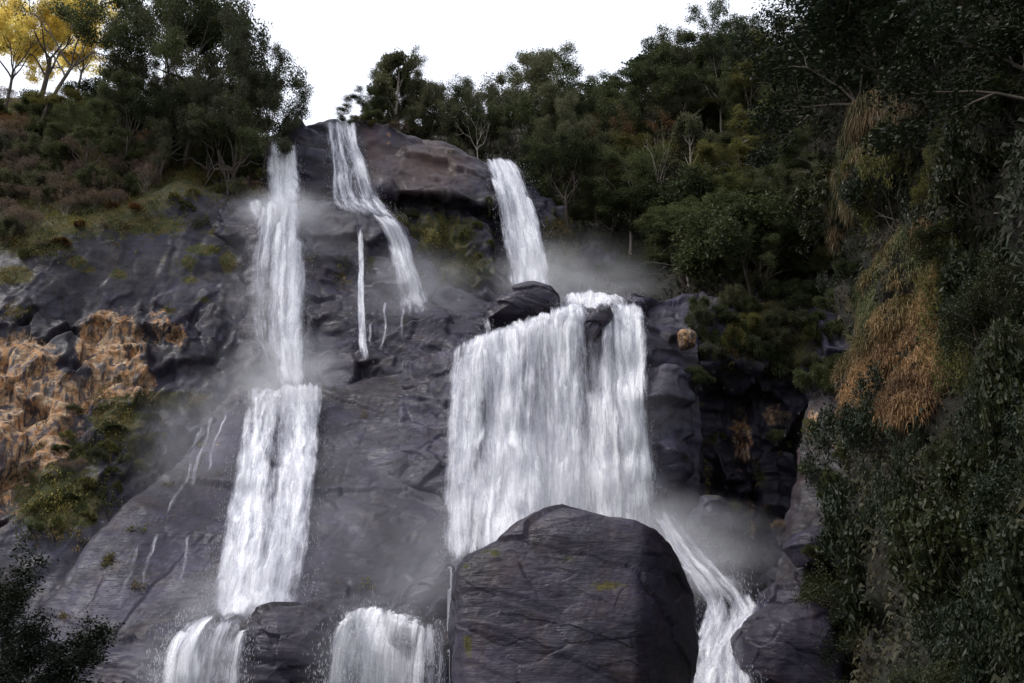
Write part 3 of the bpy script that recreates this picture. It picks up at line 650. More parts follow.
waterfall([[(248,390,92,.5),(262,388,92,.70),(290,386,92,1.15),(312,384,92,.95),(324,383,92,.62)],[(242,430,88,.65),(262,430,88,1.0),(280,430,88,.62),(300,430,88,.98),(320,430,88,.6)],[(234,480,83,.75),(255,480,83,1.15),(272,480,83,.52),(292,480,83,1.15),(318,480,83,.42)],[(224,540,77,.62),(245,540,77,1.15),(265,540,77,.70),(288,540,77,.95),(312,540,77,.35)],[(212,590,72,.6),(232,590,72,1.0),(255,590,72,1.0),(280,590,72,.70),(306,590,72,.42)],[(205,618,70,.4),(230,620,70,.95),(255,620,70,.9),(278,616,70,.7),(300,612,70,.2)]],
    'long white slide of the left fall spreading down the polished slab', slide=True, off=.45, seed=3, spray=2200, strands=8, swid=(.14,.34), base_d=.70, edge=.12, amp=.5, k=4, fan=.5)
waterfall([[(196,620,64,.8),(215,617,64,.95),(240,620,64,.8),(250,626,64,.5)],[(180,632,61,.9),(205,628,61,1.0),(228,636,61,.55),(246,634,61,.85)],[(168,650,59,.95),(195,650,58.5,.85),(218,650,58,.45),(243,652,59,.75)],[(163,690,58,1.0),(190,690,57.5,.75),(212,690,57,.6),(240,690,58,.7)],[(160,725,57,.8),(190,725,57,.7),(212,725,56.5,.6),(238,725,57,.5)]],
    'foaming lower left cascade leaping over a wet rock dome', seed=4, spray=2500, strands=8, swid=(.12,.28), base_d=.66, bou=True, edge=.12, fan=.7)
waterfall([[(350,612,66,.9),(375,606,66,1.05),(400,610,66,1.0),(424,618,66,.9)],[(340,626,62,.95),(370,620,62,1.1),(400,624,61,1.05),(426,634,61,.8)],[(330,650,59,.95),(365,650,58.5,1.05),(395,650,58.5,1.0),(424,655,59,.8)],[(322,725,57,.9),(360,725,57,1.0),(395,725,57,.95),(420,725,57,.8)]],
    'broad foaming lower middle cascade bursting between two dark rocks', seed=5, spray=3500, strands=9, swid=(.12,.3), base_d=.72, bou=True, edge=.14, fan=.9)
waterfall([[(326,119,111,.75),(340,119,111,.95),(353,122,111,.6)],[(330,145,108,.7),(343,145,108,.75),(358,145,108,.45)],[(332,172,106,.85),(350,172,106,.7),(374,176,106,.5)],[(332,194,105,.65),(352,194,105,.8),(377,196,105,.75)],[(336,206,103,.5),(358,207,103,.75),(386,208,103,.85)],[(350,216,103,.35),(372,218,103,.7),(402,222,103,.9)]],
    'lacy twin fall at the top centre spilling down the skyline rock', seed=6, spray=900, strands=6, swid=(.12,.25), base_d=.72, edge=.14, slide=True, off=.4)
waterfall([[(346,120,111,.8),(356,121,111,.9)],[(349,145,108,.9),(358,145,108,.7)],[(355,170,106,.9),(372,174,106,.6)],[(362,192,105,.5),(377,196,105,.6)]],
    'narrow right strand of the lacy top centre fall', seed=26, spray=150, edge=.2, slide=True, off=.7, veil=False)
waterfall([[(368,213,103,.8),(392,216,103,.8)],[(380,222,102.5,.9),(404,230,102,.8)],[(388,238,101,.9),(411,248,101,.7)],[(391,258,99,.8),(415,264,99,.8)],[(394,280,98,.65),(424,284,98,.75)],[(398,304,97,.5),(430,306,97,.6)],[(396,318,96,.2),(432,320,96,.3)]],
    'thin lace fall curving off the right end of the upper ledge', seed=7, spray=300, edge=.16, off=.4, slide=True)
waterfall([[(357,224,102,.9),(362,225,102,.9)],[(359,255,100,.85),(364,255,100,.8)],[(358,300,96,.85),(364,300,96,.85)],[(358,345,93,.8),(367,345,93,.8)],[(360,364,91,.5),(372,366,91,.5)]],
    'single thin strand dropping from the dark overhang between the left fall and the lace fall', seed=8, spray=200, edge=.2, veil=False, off=.3, step=1.2)
waterfall([[(485,158,112,.95),(498,157,112,1.05),(513,161,112,.95)],[(490,172,110,.95),(508,172,110,1.1),(524,176,110,1.0)],[(498,205,108,.75),(518,205,108,1.1),(534,205,108,1.1)],[(505,245,106,.65),(526,245,106,1.1),(545,245,106,1.1)],[(512,292,104,.6),(534,295,104,1.05),(553,293,104,1.05)],[(514,310,103,.4),(534,310,103,.8),(554,310,103,.8)]],
    'tall arching upper right fall below the forest', seed=9, spray=1600, strands=6, swid=(.2,.4), base_d=.75, edge=.16, amp=.3, fan=.8)
waterfall([[(560,296,92,.9),(590,290,92,.95),(624,297,92,.8)],[(560,304,88,.9),(590,300,88,.9),(626,304,88,.8)],[(558,314,84,.9),(590,310,84,.8),(630,312,84,.9)]],
    'short stepped chute feeding the brink of the wide curtain fall', seed=10, spray=400, bou=True, edge=.08, fan=.3)
waterfall([[(455,353,84,.7),(466,342,84,.95),(485,333,84,1.1),(510,323,84,1.15),(545,311,84,1.1),(578,304,84,1.1),(588,312,84,.25),(603,312,84,.2),(612,302,84,1.1),(640,304,84,1.15)],
    [(455,361,82.3,.6),(466,352,82.3,.85),(485,344,82.3,1.0),(510,336,82.3,1.0),(545,325,82.3,.95),(578,320,82.3,.9),(588,327,82,.25),(603,327,82,.2),(612,318,82.3,.95),(641,318,82.3,1.0)],
    [(454,370,81,.8),(480,360,80.8,1.0),(510,352,80.6,.9),(530,350,80.6,.60),(560,346,80.6,.95),(580,344,80.6,.7),(594,346,80.6,.2),(612,342,80.6,.9),(641,336,80.6,1.1)],
    [(452,410,79.8,.7),(470,410,79.5,.98),(490,405,79.5,.50),(508,405,79.3,1.15),(530,400,79.3,.56),(560,400,79.3,.85),(585,400,79.3,.60),(610,400,79.3,1.0),(645,400,79.3,1.1)],
    [(450,460,78.6,.7),(470,460,78.4,.95),(485,460,78.4,.50),(508,455,78.2,1.15),(530,452,78,.86),(560,455,78.2,.80),(590,455,78.2,.9),(615,455,78.2,.9),(648,455,78.2,1.15)],
    [(449,510,77.4,.85),(470,510,77.2,1.0),(495,505,77,1.15),(525,500,76.8,.8),(550,500,76.8,.82),(580,500,76.8,.95),(610,500,76.8,.85),(650,500,76.8,1.15)],
    [(447,565,75.5,.8),(475,565,75.5,.95),(500,560,75.5,.95),(560,560,75.5,.9),(610,560,75.5,.9),(652,560,75.5,1.0)]],
    'wide white curtain fall in the middle, dropping behind the huge boulder', seed=12, spray=5000, strands=19, swid=(.04,.19), base_d=.80, edge=.035, amp=.45, fan=.5, k=4)
waterfall([[(483,316,83.5,.9),(491,314,83.5,.9)],[(483,322,82.8,.9),(491,322,82.8,.9)],[(484,336,82.2,.8),(492,336,82.2,.8)]],
    'small white spout on the brink left of the brown rounded boulder', seed=13, spray=60, bou=True, edge=.1, veil=False, step=1.2, off=.25)
waterfall([[(454,372,80,.55),(461,368,80,.5)],[(453,420,79,.6),(459,420,79,.5)],[(450,470,78,.5),(457,470,78,.6)],[(449,520,76,.5),(456,520,76,.5)]],
    'thin wispy strand along the left edge of the wide curtain fall', seed=14, spray=120, edge=.2, veil=False, slide=True, step=1.3)
waterfall([[(448,565,57,.8),(453,565,57,.8)],[(447,610,56,.8),(452,610,56,.8)],[(446,700,55,.8),(451,700,55,.8)]],
    'thin bright strand running down the left side of the huge boulder', seed=15, spray=120, bou=True, edge=.2, veil=False, off=.5, step=1.2)
waterfall([[(424,622,56.5,.5),(446,622,56.5,.5)],[(422,650,55.6,.45),(446,650,55.6,.45)],[(420,720,55,.45),(446,720,55,.45)]],
    'faint dripping veil over the small rock left of the huge boulder', seed=16, spray=80, bou=True, edge=.1, veil=False, off=.3)
waterfall([[(640,500,74,.4),(658,505,74,.6),(680,526,73,.4)],[(654,530,71,.6),(680,545,71,.85),(710,560,70,.35)],[(674,560,67,.75),(702,568,67,.95),(730,578,67,.45)],[(694,585,64,.75),(720,590,64,.7),(746,592,64,.85)],[(708,606,61,.6),(728,606,61,.45),(758,608,61,.95)],[(700,630,58,.8),(724,630,58,1.05),(752,628,58,.75)],[(686,655,54,.8),(712,655,54,1.1),(746,655,54,.8)],[(674,700,50,.9),(710,700,50,1.1),(756,700,50,1.0)],[(664,740,47,.9),(710,740,47,1.0),(756,740,47,.9)]],
    'churning white stream racing down between the huge boulder and the right bank', seed=18, spray=2500, strands=8, swid=(.14,.3), base_d=.6, edge=.14, amp=.35, k=2, fan=.6, off=.2, name='cascade', cat='cascade')
tr = [([(213,417),(205,440),(197,465),(190,490)],'upper thin rivulet at the left rim of the slab'),([(226,412),(219,432),(211,455),(206,480)],'curved bright rivulet on the slab left of the white slide'),
      ([(157,529),(151,550),(145,575),(138,600)],'faint rivulet hanging low on the left part of the slab'),([(189,533),(186,555),(182,572),(178,590)],'faint short rivulet right of the low left one'),([(207,534),(204,552),(200,570)],'faintest short rivulet beside the foot of the white slide'),
      ([(140,540),(132,565),(124,590),(118,612)],'leftmost pale rivulet on the slab'),([(372,318),(370,340),(369,350)],'tiny drip right of the thin strand on the middle step'),([(386,300),(384,330),(381,356)],'thin drip under the lace fall'),([(402,306),(403,330),(403,350)],'thin drip below the right end of the lace fall'),
      ([(200,425),(194,450),(186,480),(172,505),(158,525)],'long faint wet thread running down the left rim of the slab')]
for i, (pts, lab) in enumerate(tr):
    w = 1.5 if i not in (0, 2, 5, 9) else 2.4
    pts = [(x0+(x1-x0)*t_+1.6*math.sin(i*3+y0*.13+t_*5), y0+(y1-y0)*t_) for (x0, y0), (x1, y1) in zip(pts, pts[1:]) for t_ in (0, .33, .66)]+[pts[-1]]
    waterfall([[(x-w, y, 90, .50 if i not in (3, 4, 9) else .42), (x+w, y, 90, .50 if i not in (3, 4, 9) else .42)] for x, y in pts], lab, seed=60+i, spray=0, veil=False, slide=True, off=.32, k=2, step=1.0, edge=.3, amp=.05, name='rivulet', cat='rivulet')
waterfall([[(243,201,105,.3),(262,196,105,.9)],[(248,212,104,.5),(264,208,104,.8)],[(258,232,103,.3),(266,226,103,.5)]], 'thin apron of water sliding off the ledge left of the first landing', seed=80, spray=120, slide=True, veil=False, off=.2, edge=.1)
waterfall([[(300,199,105,.7),(318,204,105,.6),(340,206,104.5,.3)],[(302,208,104,.6),(320,209,104,.5),(345,212,104,.3)]], 'thin film of water on the ledge right of the first landing', seed=81, spray=120, slide=True, veil=False, off=.2, edge=.1)
# pool bed water at the very bottom
g = np.stack(np.meshgrid(np.linspace(-60, 40, 60), np.linspace(-20, 62, 60)), -1)
G = np.concatenate([g, (-2.6 + .12*vn(np.concatenate([g, 0*g[..., :1]], -1)/2, 3))[..., None]], -1)
me = mesh_np('water', G, gridfaces(60, 60), M['pool']); tag(link('water', me), kind='structure')

# ------------------------------------------------------------------ drifting spray (mist)
def mist(px, py, Y, rx, ry, rY, dens, seed):
    t = NT('mist_volume'); co = t.n('TexCoord').outputs['Object']
    r = t.n('VectorMath', {0: co}, operation='LENGTH').outputs['Value']
    fal = t.n('MapRange', {0: r, 1: 1.0, 2: .15, 3: 0, 4: 1}, interpolation_type='SMOOTHSTEP').outputs[0]
    nz = t.mapr(t.noise(t.n('VectorMath', {0: co, 1: (seed*1.0, seed*2.0, 3.0)}, operation='ADD').outputs[0], 2.2, 4, .6), .32, .68)
    t.t.links.new(t.n('VolumePrincipled', {'Color': (.98, .98, 1.0), 'Density': t.math('MULTIPLY', t.math('MULTIPLY', fal, nz), dens), 'Anisotropy': .2}).outputs[0], t.out.inputs[1])
    nu, nv = 32, 20; th = np.linspace(0.01, math.pi-.01, nv)[:, None]; f = np.linspace(0, 2*math.pi, nu)[None]
    G = np.stack([np.sin(th)*np.cos(f), np.sin(th)*np.sin(f), np.cos(th)+0*f], -1)
    me = mesh_np('mist', G, gridfaces(nv, nu)[:, ::-1], t.m); o = link('mist', me); c = P(px, py, Y); m = Y*1.12/FOC
    o.location = c; o.scale = (rx*m, rY, ry*m); tag(o, kind='stuff'); return o
MISTS = [(284,210,102,60,26,3.5,.55,1),(300,230,101,90,60,4,.14,17),(285,372,88.5,70,55,4.5,.36,2),(250,400,87,80,40,4,.14,18),(272,300,96,50,80,4,.16,3),(540,278,99,64,46,4,.32,4),(580,275,98,90,60,4,.09,19),(420,290,95,80,55,4,.18,5),
         (545,500,72,130,80,4,.14,6),(655,530,69,70,50,5,.20,7),(700,555,62,90,60,5,.24,8),(240,600,65,80,45,4,.22,9),(375,650,54,80,60,3,.26,10),(200,665,55,80,55,3,.22,11),(600,285,92,90,30,5,.14,12),(190,450,80,70,80,4,.12,13),
         (560,420,74,140,120,3,.09,14),(600,490,70,90,50,3,.16,21),(430,580,52,80,60,3,.16,15),(470,540,66,70,60,4,.13,16),(340,520,70,140,100,5,.04,20)]
for a in MISTS: mist(*a[:6], a[6]*.68, a[7])
# ------------------------------------------------------------------ plants
def tubes(branches, sides=5):
    V, F = [], []; b = 0
    for pts, rad in branches:
        pts = np.array(pts); n = len(pts); k = sides if rad[0] > .05 else 3
        d = np.gradient(pts, axis=0); d /= np.linalg.norm(d, axis=1, keepdims=True)+1e-9
        up = np.where(np.abs(d[:, 2:3]) > .9, np.array([[1.0, 0, 0]]), np.array([[0, 0, 1.0]])); x = np.cross(d, up); x /= np.linalg.norm(x, axis=1, keepdims=True); y = np.cross(d, x)
        a = np.arange(k)*2*math.pi/k
        R = pts[:, None] + (x[:, None]*np.cos(a)[None, :, None] + y[:, None]*np.sin(a)[None, :, None])*np.array(rad)[:, None, None]
        V.append(R.reshape(-1, 3)); i = np.arange(n*k).reshape(n, k)+b; j = np.roll(i, -1, 1)
        F.append(np.stack([i[:-1], j[:-1], j[1:], i[1:]], -1).reshape(-1, 4)); b += n*k
    return np.concatenate(V), np.concatenate(F)
def leaves(C, N, r, flat, size, rng, asp=.45, hang=0.0, tilt=.6):
    """C tips (m,3); N leaves each, in lumpy clumps"""
    m = len(C); d = rng.normal(0, 1, (m, N, 3)); d /= np.linalg.norm(d, axis=-1, keepdims=True); q = rng.rand(m, N, 1)**.45
    rr = r*(.6+.8*rng.rand(m, 1, 1)); p = C[:, None] + d*q*rr*np.array([1, 1, flat]); p = p.reshape(-1, 3)
    n = m*N; a = rng.normal(0, 1, (n, 3)); a[:, 2] = a[:, 2]*.45 - hang; a /= np.linalg.norm(a, axis=1, keepdims=True)
    nr = rng.normal(0, tilt, (n, 3)) + np.array([0, 0, 1.0]); s = np.cross(nr, a); s /= np.linalg.norm(s, axis=1, keepdims=True)+1e-9
    L = size*(.6+.8*rng.rand(n, 1)); w = L*asp*.5; up = np.cross(a, s); 
    Q = np.stack([p-a*L*.5, p+s*w-up*L*.06, p+a*L*.5, p-s*w-up*L*.06], 1)
    tint = np.repeat(np.clip(.5+.5*np.repeat(rng.normal(0, .5, m), N)*.7+rng.normal(0, .2, n), 0, 1), 4)
    return Q.reshape(-1, 3), np.arange(n*4).reshape(-1, 4), np.stack([tint]*3, -1)
def nrm(v): v = np.asarray(v, float); return v/(np.linalg.norm(v)+1e-9)
def grow(rng, br, tips, p, d, L, r, depth, spread, trop, flatten, nseg=4, wig=.16, kids=(2, 3), decay=.74):
    pts = [p]; rad = [r]; r1 = r*.62
    for i in range(nseg):
        d = nrm(d + rng.normal(0, wig, 3) + np.array([0, 0, trop])); p = p + d*L/nseg; pts.append(p); rad.append(r+(r1-r)*(i+1)/nseg)
        if depth <= 1 and i >= 1: tips.append(p)
    br.append((pts, rad))
    if depth == 0: tips.append(p); return
    for k in range(rng.randint(kids[0], kids[1]+1)):
        ax = nrm(rng.normal(0, 1, 3)); dd = nrm(d + spread*np.cross(d, ax)*(.7+.6*rng.rand())); dd[2] = dd[2]*flatten + .04; dd = nrm(dd)
        grow(rng, br, tips, p, dd, L*decay*(.8+.4*rng.rand()), r1*.82, depth-1, spread, trop, flatten, nseg, wig, kids, decay)
PROTO = {}
def make_tree(key, name, kind, seed, leaf, bark='bark', **kw):
    rng = np.random.RandomState(seed); br, tips = [], []
    if kind == 'umbrella':     # flat airy layers on long limbs
        h = 5.0; tr_ = [np.zeros(3)]; d = nrm([rng.normal(0, .12), rng.normal(0, .12), 1])
        for i in range(6): d = nrm(d+rng.normal(0, .07, 3)*np.array([1, 1, .2])); tr_.append(tr_[-1]+d*h/6)
        br.append((tr_, list(np.linspace(.19, .13, 7))))
        for k in range(5):
            a = k*1.257+rng.rand()*.7; grow(rng, br, tips, tr_[-1-(k % 2)*1], nrm([math.cos(a), math.sin(a), .75+.5*rng.rand()]), 2.9, .085, 3, .75, .02, .62, kids=(2, 3))
        A = dict(N=kw.get('N', 80), r=.92, flat=.30, size=.17)
    elif kind == 'round':
        h = 3.2; tr_ = [np.zeros(3)]; d = nrm([rng.normal(0, .1), rng.normal(0, .1), 1])
        for i in range(5): d = nrm(d+rng.normal(0, .08, 3)*np.array([1, 1, .2])); tr_.append(tr_[-1]+d*h/5)
        br.append((tr_, list(np.linspace(.22, .15, 6))))
        for k in range(6):
            a = k*1.05+rng.rand()*.6; grow(rng, br, tips, tr_[-1-(k % 3)], nrm([math.cos(a), math.sin(a), .5+1.2*rng.rand()]), 2.4, .09, 3, .8, .05, .9)
        A = dict(N=kw.get('N', 48), r=.75, flat=.6, size=.19)
    elif kind == 'tall':
        h = 9.0; tr_ = [np.zeros(3)]; d = nrm([rng.normal(0, .06), rng.normal(0, .06), 1])
        for i in range(9): d = nrm(d+rng.normal(0, .05, 3)); tr_.append(tr_[-1]+d*h/9)
        br.append((tr_, list(np.linspace(.24, .07, 10))))
        for k in range(12):
            a = k*2.4+rng.rand(); j = 3+k//2; L = 2.4*(1-.08*abs(k-3)); grow(rng, br, tips, tr_[min(j, 9)], nrm([math.cos(a), math.sin(a), .6+.5*rng.rand()]), L*.8, .07, 2, .7, .05, .85)
        A = dict(N=kw.get('N', 34), r=.62, flat=.75, size=.26)
    elif kind == 'spread':     # short trunk, wide drooping layered crown
        h = 1.8; tr_ = [np.zeros(3)]; d = nrm([.1, 0, 1])
        for i in range(4): d = nrm(d+rng.normal(0, .06, 3)*np.array([1, 1, .2])); tr_.append(tr_[-1]+d*h/4)
        br.append((tr_, list(np.linspace(.26, .2, 5))))
        for k in range(8):
            a = k*.785+rng.rand()*.5; grow(rng, br, tips, tr_[-1-(k % 2)], nrm([math.cos(a), math.sin(a), [.35, 1.0, .6, 1.6][k % 4]]), 3.0, .11, 4, .75, .03, .75, kids=(2, 2), decay=.78)
        A = dict(N=kw.get('N', 100), r=.85, flat=.36, size=.15)
    elif kind == 'bare':
        h = 3.5; tr_ = [np.zeros(3)]; d = nrm([rng.normal(0, .15), rng.normal(0, .15), 1])
        for i in range(5): d = nrm(d+rng.normal(0, .1, 3)*np.array([1, 1, .2])); tr_.append(tr_[-1]+d*h/5)
        br.append((tr_, list(np.linspace(.2, .13, 6))))
        for k in range(4):
            a = k*1.57+rng.rand(); grow(rng, br, tips, tr_[-1-(k % 2)], nrm([math.cos(a), math.sin(a), 1.3]), 2.6, .09, 3, .6, .05, .95, wig=.2)
        A = dict(N=kw.get('N', 3), r=.5, flat=.6, size=.2)
    elif kind == 'bush':
        for k in range(9):
            a = k*.7+rng.rand(); grow(rng, br, tips, np.array([rng.normal(0, .2), rng.normal(0, .2), -.2]), nrm([math.cos(a), math.sin(a), .5+1.4*rng.rand()]), 1.25, .05, 2, .8, .03, .9, nseg=3)
        A = dict(N=kw.get('N', 62), r=.52, flat=.8, size=.15)
    elif kind == 'twigs':      # leafless grey-brown scrub
        for k in range(16):
            a = rng.rand()*6.28; grow(rng, br, tips, np.array([rng.normal(0, .35), rng.normal(0, .35), -.2]), nrm([math.cos(a)*.5, math.sin(a)*.5, 1]), 1.3, .035, 3, .55, .05, .95, nseg=3, wig=.22)
        A = dict(N=kw.get('N', 4), r=.35, flat=.8, size=.14)
    elif kind == 'broad':      # near glossy shrub, drooping leaves
        for k in range(8):
            a = k*.8+rng.rand(); grow(rng, br, tips, np.array([rng.normal(0, .2), rng.normal(0, .2), -.2]), nrm([math.cos(a), math.sin(a), .4+1.2*rng.rand()]), 1.2, .045, 3, .8, -.02, .85, nseg=3)
        A = dict(N=kw.get('N', 16), r=.42, flat=.8, size=.17, hang=.7, asp=.42)
    A.update(kw.get('A', {}))
    tips = np.array(tips); V, F = tubes(br)
    LQ = leaves(tips, A['N'], A['r'], A['flat'], A['size'], rng, A.get('asp', .5), A.get('hang', 0), A.get('tilt', .6))
    hh = LQ[0][:, 2].max(); ww = np.percentile(np.hypot(LQ[0][:, 0], LQ[0][:, 1]), 98)
    woody = 'trunk' if kind in ('spread', 'umbrella', 'round', 'tall', 'bare') else 'stems'
    foli = 'crown' if woody == 'trunk' else 'foliage'
    PROTO[key] = dict(name=name, tm=mesh_np(woody, V, F, M[bark]), cm=mesh_np(foli, LQ[0], LQ[1], M[leaf], attrs={'tint': LQ[2]}, smooth=False), h=hh, w=ww, woody=woody, foli=foli)
    return PROTO[key]
for i in range(4): make_tree('u%d' % i, 'umbrella_tree', 'umbrella', 10+i, ['leaf_dark', 'leaf_grey', 'leaf_dark', 'leaf_mid'][i], bark='bark' if i % 2 else 'bark_pale')
for i in range(4): make_tree('r%d' % i, 'broadleaf_tree', 'round', 30+i, ['leaf_dark', 'leaf_mid', 'leaf_grey', 'leaf_dark'][i])
for i in range(2): make_tree('h%d' % i, 'spreading_tree', 'spread', 25+i, ['leaf_dark', 'leaf_grey'][i])
make_tree('g6', 'broadleaf_tree', 'bush', 108, 'leaf_gloss', N=95, A=dict(size=.085, r=.42))
make_tree('n0', 'broadleaf_tree', 'round', 36, 'leaf_gloss', N=60, A=dict(size=.13, r=.6))
for i in range(3): make_tree('t%d' % i, 'slender_tree', 'tall', 50+i, ['leaf_dark', 'leaf_grey', 'leaf_mid'][i], bark='bark_pale')
make_tree('ur', 'rusty_tree', 'umbrella', 14, 'leaf_rust', N=14)
make_tree('y0', 'sun_painted_tree', 'round', 60, 'leaf_sun_paint', N=80); make_tree('y1', 'sun_painted_tree', 'umbrella', 61, 'leaf_sun_paint', N=80)
make_tree('open', 'spreading_tree', 'umbrella', 63, 'leaf_grey', N=6)
make_tree('b0', 'bare_tree', 'bare', 70, 'leaf_mid', bark='bark_pale'); make_tree('b1', 'bare_tree', 'bare', 71, 'leaf_grey', bark='bark_pale', N=1)
for i in range(4): make_tree('s%d' % i, 'shrub', 'bush', 80+i, ['leaf_dark', 'leaf_mid', 'leaf_grey', 'leaf_rust'][i])
for i in range(3): make_tree('d%d' % i, 'dry_shrub', 'twigs', 90+i, 'dry' if i < 2 else 'leaf_rust', bark='bark_pale' if i else 'bark')
for i in range(3): make_tree('g%d' % i, 'leafy_shrub', 'broad', 100+i, 'leaf_gloss' if i < 2 else 'leaf_mid')
make_tree('g3', 'leafy_shrub', 'broad', 105, 'leaf_olive', N=12, A=dict(size=.30, asp=.5, r=.55)); make_tree('g4', 'leafy_shrub', 'broad', 106, 'leaf_gloss', N=14, A=dict(size=.27, asp=.35, r=.6, hang=.9))
make_tree('g5', 'leafy_shrub', 'broad', 107, 'leaf_olive', N=34, A=dict(size=.10, asp=.6, r=.5, hang=.2))
make_tree('k', 'dark_shrub', 'round', 110, 'leaf_black', N=70, A=dict(r=.55, size=.13, asp=.55))
def plant(key, loc, scale, rz, label, cat, group=None, sx=1.0, parts=True):
    q = PROTO[key]; e = bpy.data.objects.new(q['name'], None); COL.objects.link(e); e.empty_display_size = .2
    e.location = loc; e.rotation_euler = (0, 0, rz)
    e.scale = (scale*sx, scale*sx, scale); tag(e, label, cat, group)
    link(q['woody'], q['tm'], e); link(q['foli'], q['cm'], e); return e
def tree_px(key, px, top, Y, label, wpx=None, rz=None, base=None, group=None, cat='tree', sink=.3):
    """a tree rooted on the ground at column px and distance Y, as tall as its top at pixel row `top` says"""
    b = P(px, base, Y) if base is not None else drop(px, Y)
    zt = P(px, top, Y)[2]; h = max(2.0, zt-b[2]); q = PROTO[key]; s = h/q['h']; sx = 1.0
    if wpx: sx = (wpx*Y*1.12/FOC/2)/(q['w']*s)
    b = b - np.array([0, 0, sink])
    return plant(key, b, s, rz if rz is not None else rs.rand()*6.28, label, cat, group, sx)

# skyline trees, left to right
T = [('y0',40,-30,135,150,'sun-painted golden tree behind the dark leaning limbs in the upper left corner'),
     ('y1',75,15,138,110,'second sun-painted golden tree, lower, between the bare limbs and the great dark tree'),
     ('y0',5,-10,132,100,'sun-painted golden tree partly cut off by the left edge'),
     ('open',38,-60,118,190,'tree with dark forking limbs and thin foliage in front of the sun-painted golden trees'),
     ('h0',165,-30,113,245,'great dark spreading tree on the bank left of the first drop'),
     ('r0',185,-30,112,150,'dense dark crown in the middle of the great spreading tree'),
     ('h1',168,-10,115,140,'grey green airy crown at the left of the great spreading tree'),
     ('r0',128,72,111,80,'dark rounded tree under the left half of the great spreading tree'),
     ('h1',205,62,109,120,'drooping tree under the right half of the great spreading tree'),
     ('r3',160,88,109,100,'low dark tree in front of the great spreading trunk'),
     ('r2',262,66,110,85,'dark leaning crown that overhangs the first drop of the left fall'),
     ('r0',225,96,107,90,'low dense tree just left of the first drop'),
     ('h0',85,108,108,110,'low spreading tree on the bank below the dark limbs'),
     ('u3',60,92,118,90,'olive tree below the sun-painted golden trees'),
     ('h1',685,30,137,110,'layered tree filling the left side of the high grove'),
     ('h0',765,28,128,110,'spreading tree filling the right side of the high grove'),
     ('r0',625,84,134,80,'dark tree at the foot of the left shoulder of the high grove'),
     ('h1',442,74,129,110,'broad grey green tree right of the open crowned tree, behind the brow'),
     ('u0',362,92,121,70,'small dark layered tree at the skyline just right of the lacy fall'),
     ('h0',392,58,126,80,'dense dark crown behind the open crowned tree'),
     ('u0',560,72,138,120,'dark layered tree behind the tall airy umbrella tree'),
     ('h1',410,66,127,90,'grey spreading tree behind the open crowned tree'),
     ('h0',565,84,132,110,'dark spreading tree under the tall airy umbrella tree'),
     ('h1',500,80,130,80,'airy spreading tree behind the brow of the upper rock'),
     ('h1',232,20,108,125,'dark layered tree overhanging the bank beside the first drop'),
     ('h1',128,48,114,100,'dark tree at the left side of the great spreading tree'),
     ('t1',395,50,124,72,'open crowned tree standing alone above the top centre fall'),
     ('r2',425,82,126,80,'rounded grey green tree right of the open crowned tree'),
     ('u1',384,100,132,60,'low spreading tree at the brink above the lacy fall'),
     ('r0',455,98,128,90,'dark dense tree behind the brown rock brow'),
     ('u1',478,78,134,80,'airy flat topped tree with a pale slanting trunk'),
     ('u1',540,60,134,130,'tall airy umbrella tree above the upper right fall'),
     ('u0',590,86,136,90,'dark flat topped tree in the skyline dip'),
     ('r3',512,92,128,80,'dense tree under the airy umbrella trees'),
     ('u2',655,52,136,110,'dark umbrella tree at the left shoulder of the high grove'),
     ('u0',722,8,134,120,'highest layered umbrella tree against the sky'),
     ('u2',690,28,134,120,'broad dark umbrella tree below the highest one'),
     ('u3',786,22,126,110,'flat layered tree right of the highest umbrella tree'),
     ('u0',752,20,130,110,'dense dark tree under the high grove'),
     ('r3',812,50,118,90,'dark tree beneath the overhanging branches on the right'),
     ('ur',612,103,126,95,'rust tinted umbrella tree in the middle of the forest'),
     ('ur',665,116,124,110,'rust topped flat tree above the dark forest hollow')]
for k, px, top, Y, w, lab in T: tree_px(k, px, top, Y, lab, w)
